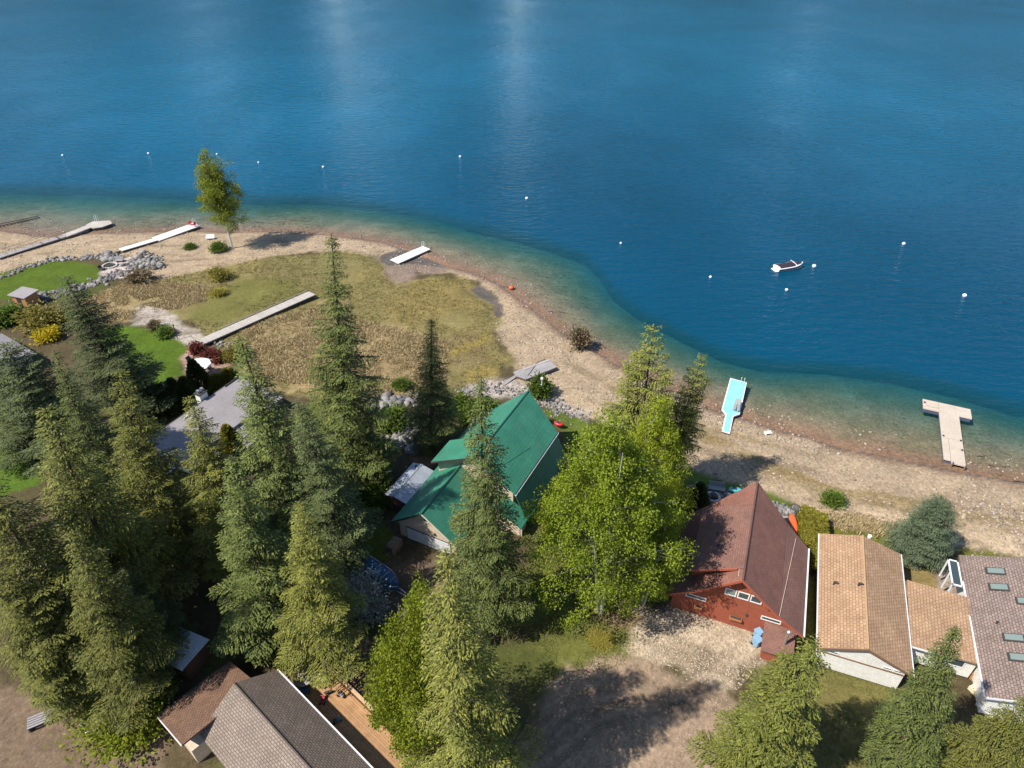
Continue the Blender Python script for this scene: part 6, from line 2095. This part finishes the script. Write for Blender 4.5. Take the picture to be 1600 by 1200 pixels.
def deck_things():
    F = BF
    def dp(px, py): return Vector((*at(px, py, DZ), DZ))
    p = dp(476, 1066)
    t = thing('deck_table', 'round stone-coloured table at the deck corner', 'table', p)
    MB().lathe(p, [(.30, 0), (.30, .05), (.07, .1), (.07, .68), (.85, .70), (.88, .73), (.88, .77), (.85, .79)], 28).build('top', 'tub_cover', t)
    MB().box(p + Vector((.15, -.1, .83)), (.5, .3, .06), (.7, .7)).build('tray', 'chair_grey', t)
    for k, (px, py, m, rot, lb) in enumerate(((499, 1062, 'cushion', .7, 'cream cushioned chair between the round deck table and the railing'), (478, 1082, 'tarp_blue', 2.2, 'blue chair at the house side of the round deck table'), (489, 1052, 'rattan', -.3, 'dark chair at the far side of the round deck table'))):
        q = dp(px, py)
        c = thing('deck_chair', lb, 'chair', q, 'chairs around the deck table')
        X = Vector((math.cos(rot), math.sin(rot), 0)); Y = Vector((-X.y, X.x, 0))
        MB().box(q + Vector((0, 0, .42)), (.55, .55, .1), X.xy).build('seat', m, c)
        MB().prism([q - X * .27 + Y * .25 + Vector((0, 0, .47)), q + X * .27 + Y * .25 + Vector((0, 0, .47)), q + X * .27 + Y * .34 + Vector((0, 0, .95)), q - X * .27 + Y * .34 + Vector((0, 0, .95))], Y * .05).build('backrest', m, c)
        for sx_ in (-1, 1):
            for sy_ in (-1, 1):
                MB().tube([q + X * sx_ * .24 + Y * sy_ * .24, q + X * sx_ * .24 + Y * sy_ * .24 + Vector((0, 0, .4))], .025, 5).build('leg', 'dark_trim', c)
    # ride-on toys
    for (px, py, m, rot, lb) in ((514, 1084, 'rattan', .5, 'small dark ride-on toy in the sunlit part of the deck'), (505, 1096, 'toy_pink', 1.5, 'pink ride-on toy in the shaded part of the deck'), (533, 1088, 'chair_grey', -.6, 'little bicycle leaning by the deck railing'), (527, 1128, 'toy_teal', .2, 'teal ride-on toy at the lower end of the deck')):
        q = dp(px, py)
        c = thing('ride_on_toy', lb, 'toy', q, 'toys on the deck')
        X = Vector((math.cos(rot), math.sin(rot), 0)); Y = Vector((-X.y, X.x, 0))
        MB().box(q + Vector((0, 0, .28)), (.62, .22, .12), X.xy).build('body', m, c)
        MB().box(q - X * .15 + Vector((0, 0, .38)), (.26, .2, .06), X.xy).build('saddle', 'dark_trim', c)
        MB().tube([q + X * .24 + Vector((0, 0, .3)), q + X * .2 + Vector((0, 0, .6))], .02, 5).tube([q + X * .2 - Y * .2 + Vector((0, 0, .6)), q + X * .2 + Y * .2 + Vector((0, 0, .6))], .02, 5).build('handlebar', m, c)
        for (u, w) in ((.28, 0), (-.24, .18), (-.24, -.18)):
            k = q + X * u + Y * w + Vector((0, 0, .13))
            MB().tube([k - Y * .03, k + Y * .03], .13, 10).build('wheel', 'black_rubber', c)


deck_things()


def tarp_heap(px, py, label, m, r, h, seed):
    g = np.random.default_rng(seed)
    p = gp(px, py)
    t = thing('tarp_heap', label, 'tarp', p)
    n = 14
    rings = []
    for k, (f, z) in enumerate(((1, 0), (.9, .4), (.65, .8), (.3, 1.0))):
        rings.append([p + Vector((math.cos(a) * r * f * g.uniform(.8, 1.15), math.sin(a) * r * f * .8 * g.uniform(.8, 1.15), h * z * g.uniform(.8, 1.1))) for a in np.linspace(0, 6.283, n, endpoint=False)])
    b = MB()
    for A, B2 in zip(rings[:-1], rings[1:]):
        for k in range(n):
            b.face([A[k], A[(k + 1) % n], B2[(k + 1) % n], B2[k]])
    b.face(rings[-1])
    b.build('cover', m, t)
    MB().tube([rings[0][0], rings[2][3] + Vector((0, 0, .05)), rings[0][7]], .03, 5).build('rope', 'cushion', t)


tarp_heap(482, 1040, 'bright blue tarp heap beside the deck corner', 'tarp_bright', 1.1, .8, 3)
tarp_heap(508, 1030, 'silver grey tarp over a pile behind the arbour', 'chair_grey', 1.5, 1.1, 4)


def pole_thing(px, py, h, label, name, m, cat, lamp=False):
    p = gp(px, py)
    t = thing(name, label, cat, p)
    MB().tube([p - Vector((0, 0, .2)), p + Vector((0, 0, h))], .06, 8).build('post', m, t)
    if lamp:
        MB().lathe(p + Vector((0, 0, h)), [(.08, 0), (.2, .1), (.2, .35), (.05, .5)], 10).build('lamp_head', 'white_paint', t)
        MB().tube([p + Vector((-.25, 0, h * .75)), p + Vector((.25, 0, h * .75))], .03, 5).build('cross_bar', m, t)
    else:
        MB().lathe(p + Vector((0, 0, h)), [(.12, 0), (.12, .25), (.03, .3)], 8).build('cap', 'dark_trim', t)


pole_thing(846, 622, 3.2, 'white lamp post behind the tip of the green roof', 'lamp_post', 'white_paint', 'lamp post', True)
pole_thing(904, 545, 2.6, 'thin pale post on the water edge beside the willow shrub', 'marker_post', 'weathered_planks', 'post')
pole_thing(278, 530, 2.4, 'dark garden post where the gravel path meets the boardwalk', 'garden_post', 'dark_trim', 'post')


def crate(px, py, s, label, m, rot, name='wood_crate', cat='crate'):
    p = gp(px, py)
    t = thing(name, label, cat, p)
    ax = (math.cos(rot), math.sin(rot))
    n = 5
    Y = Vector((-ax[1], ax[0], 0)); X = Vector((*ax, 0))
    for k in range(n):
        MB().box(p + Y * (-s[1] / 2 + (k + .5) * s[1] / n) + Vector((0, 0, s[2])), (s[0], s[1] / n * .82, .05), ax).build('slat', m, t)
    for q in (-1, 1):
        MB().box(p + X * q * s[0] * .46 + Vector((0, 0, s[2] / 2 - .02)), (.08, s[1], s[2] - .02), ax).build('side', m, t)


crate(1528, 1062, (1.3, 1.6, .8), 'orange wooden crate between the annex and the grey-pink roof', 'orange_wood', .36)
crate(1533, 1085, (1.4, 1.7, .5), 'pale wooden crate nearest the corner conifer', 'cushion', .36)
crate(1545, 1108, (1.6, 1.5, .25), 'white slatted pallet at the end of the grey-pink roof', 'white_paint', .36, 'pallet', 'pallet')
crate(65, 1128, (1.8, 1.2, .5), 'grey wooden garden frame on the bare yard at lower left', 'weathered_planks', .5, 'raised_garden_bed', 'garden bed')
crate(140, 1128, (2.2, 1.4, .35), 'pale wooden steps at the bottom edge left of the lime bush', 'cushion', -.8, 'wood_steps', 'steps')
crate(1200, 670 + 8, (.9, .6, .3), 'small white raft board in the shallows between the docks', 'white_paint', .2, 'raft_board', 'raft')

yz = [z[1] for z in ZONES if z[0] == 'lawn']
p0 = np.concatenate([scatter(yz[5], 4200, G5), scatter(yz[-1], 3600, G5)])
tufts('yard_grass', p0[fbm(p0[:, 0], p0[:, 1], 2.5, 3) > .42], .16, 'yard_grass', 'uneven yard grass around the gravel driveway and under the trees', 'grass', 4, 12, .2)
rd = [z[1] for z in ZONES if z[0] == 'dirt_road'][0]
p0 = scatter(rd, 5200, G5)
stones('road_stones', p0[(p0[:, 1] > 22) & (fbm(p0[:, 0], p0[:, 1], 2.5, 3) > .45)], .02, .085, 'beach_stone', 'loose stones and crumbs on the dirt road', 'stones', seed=14)
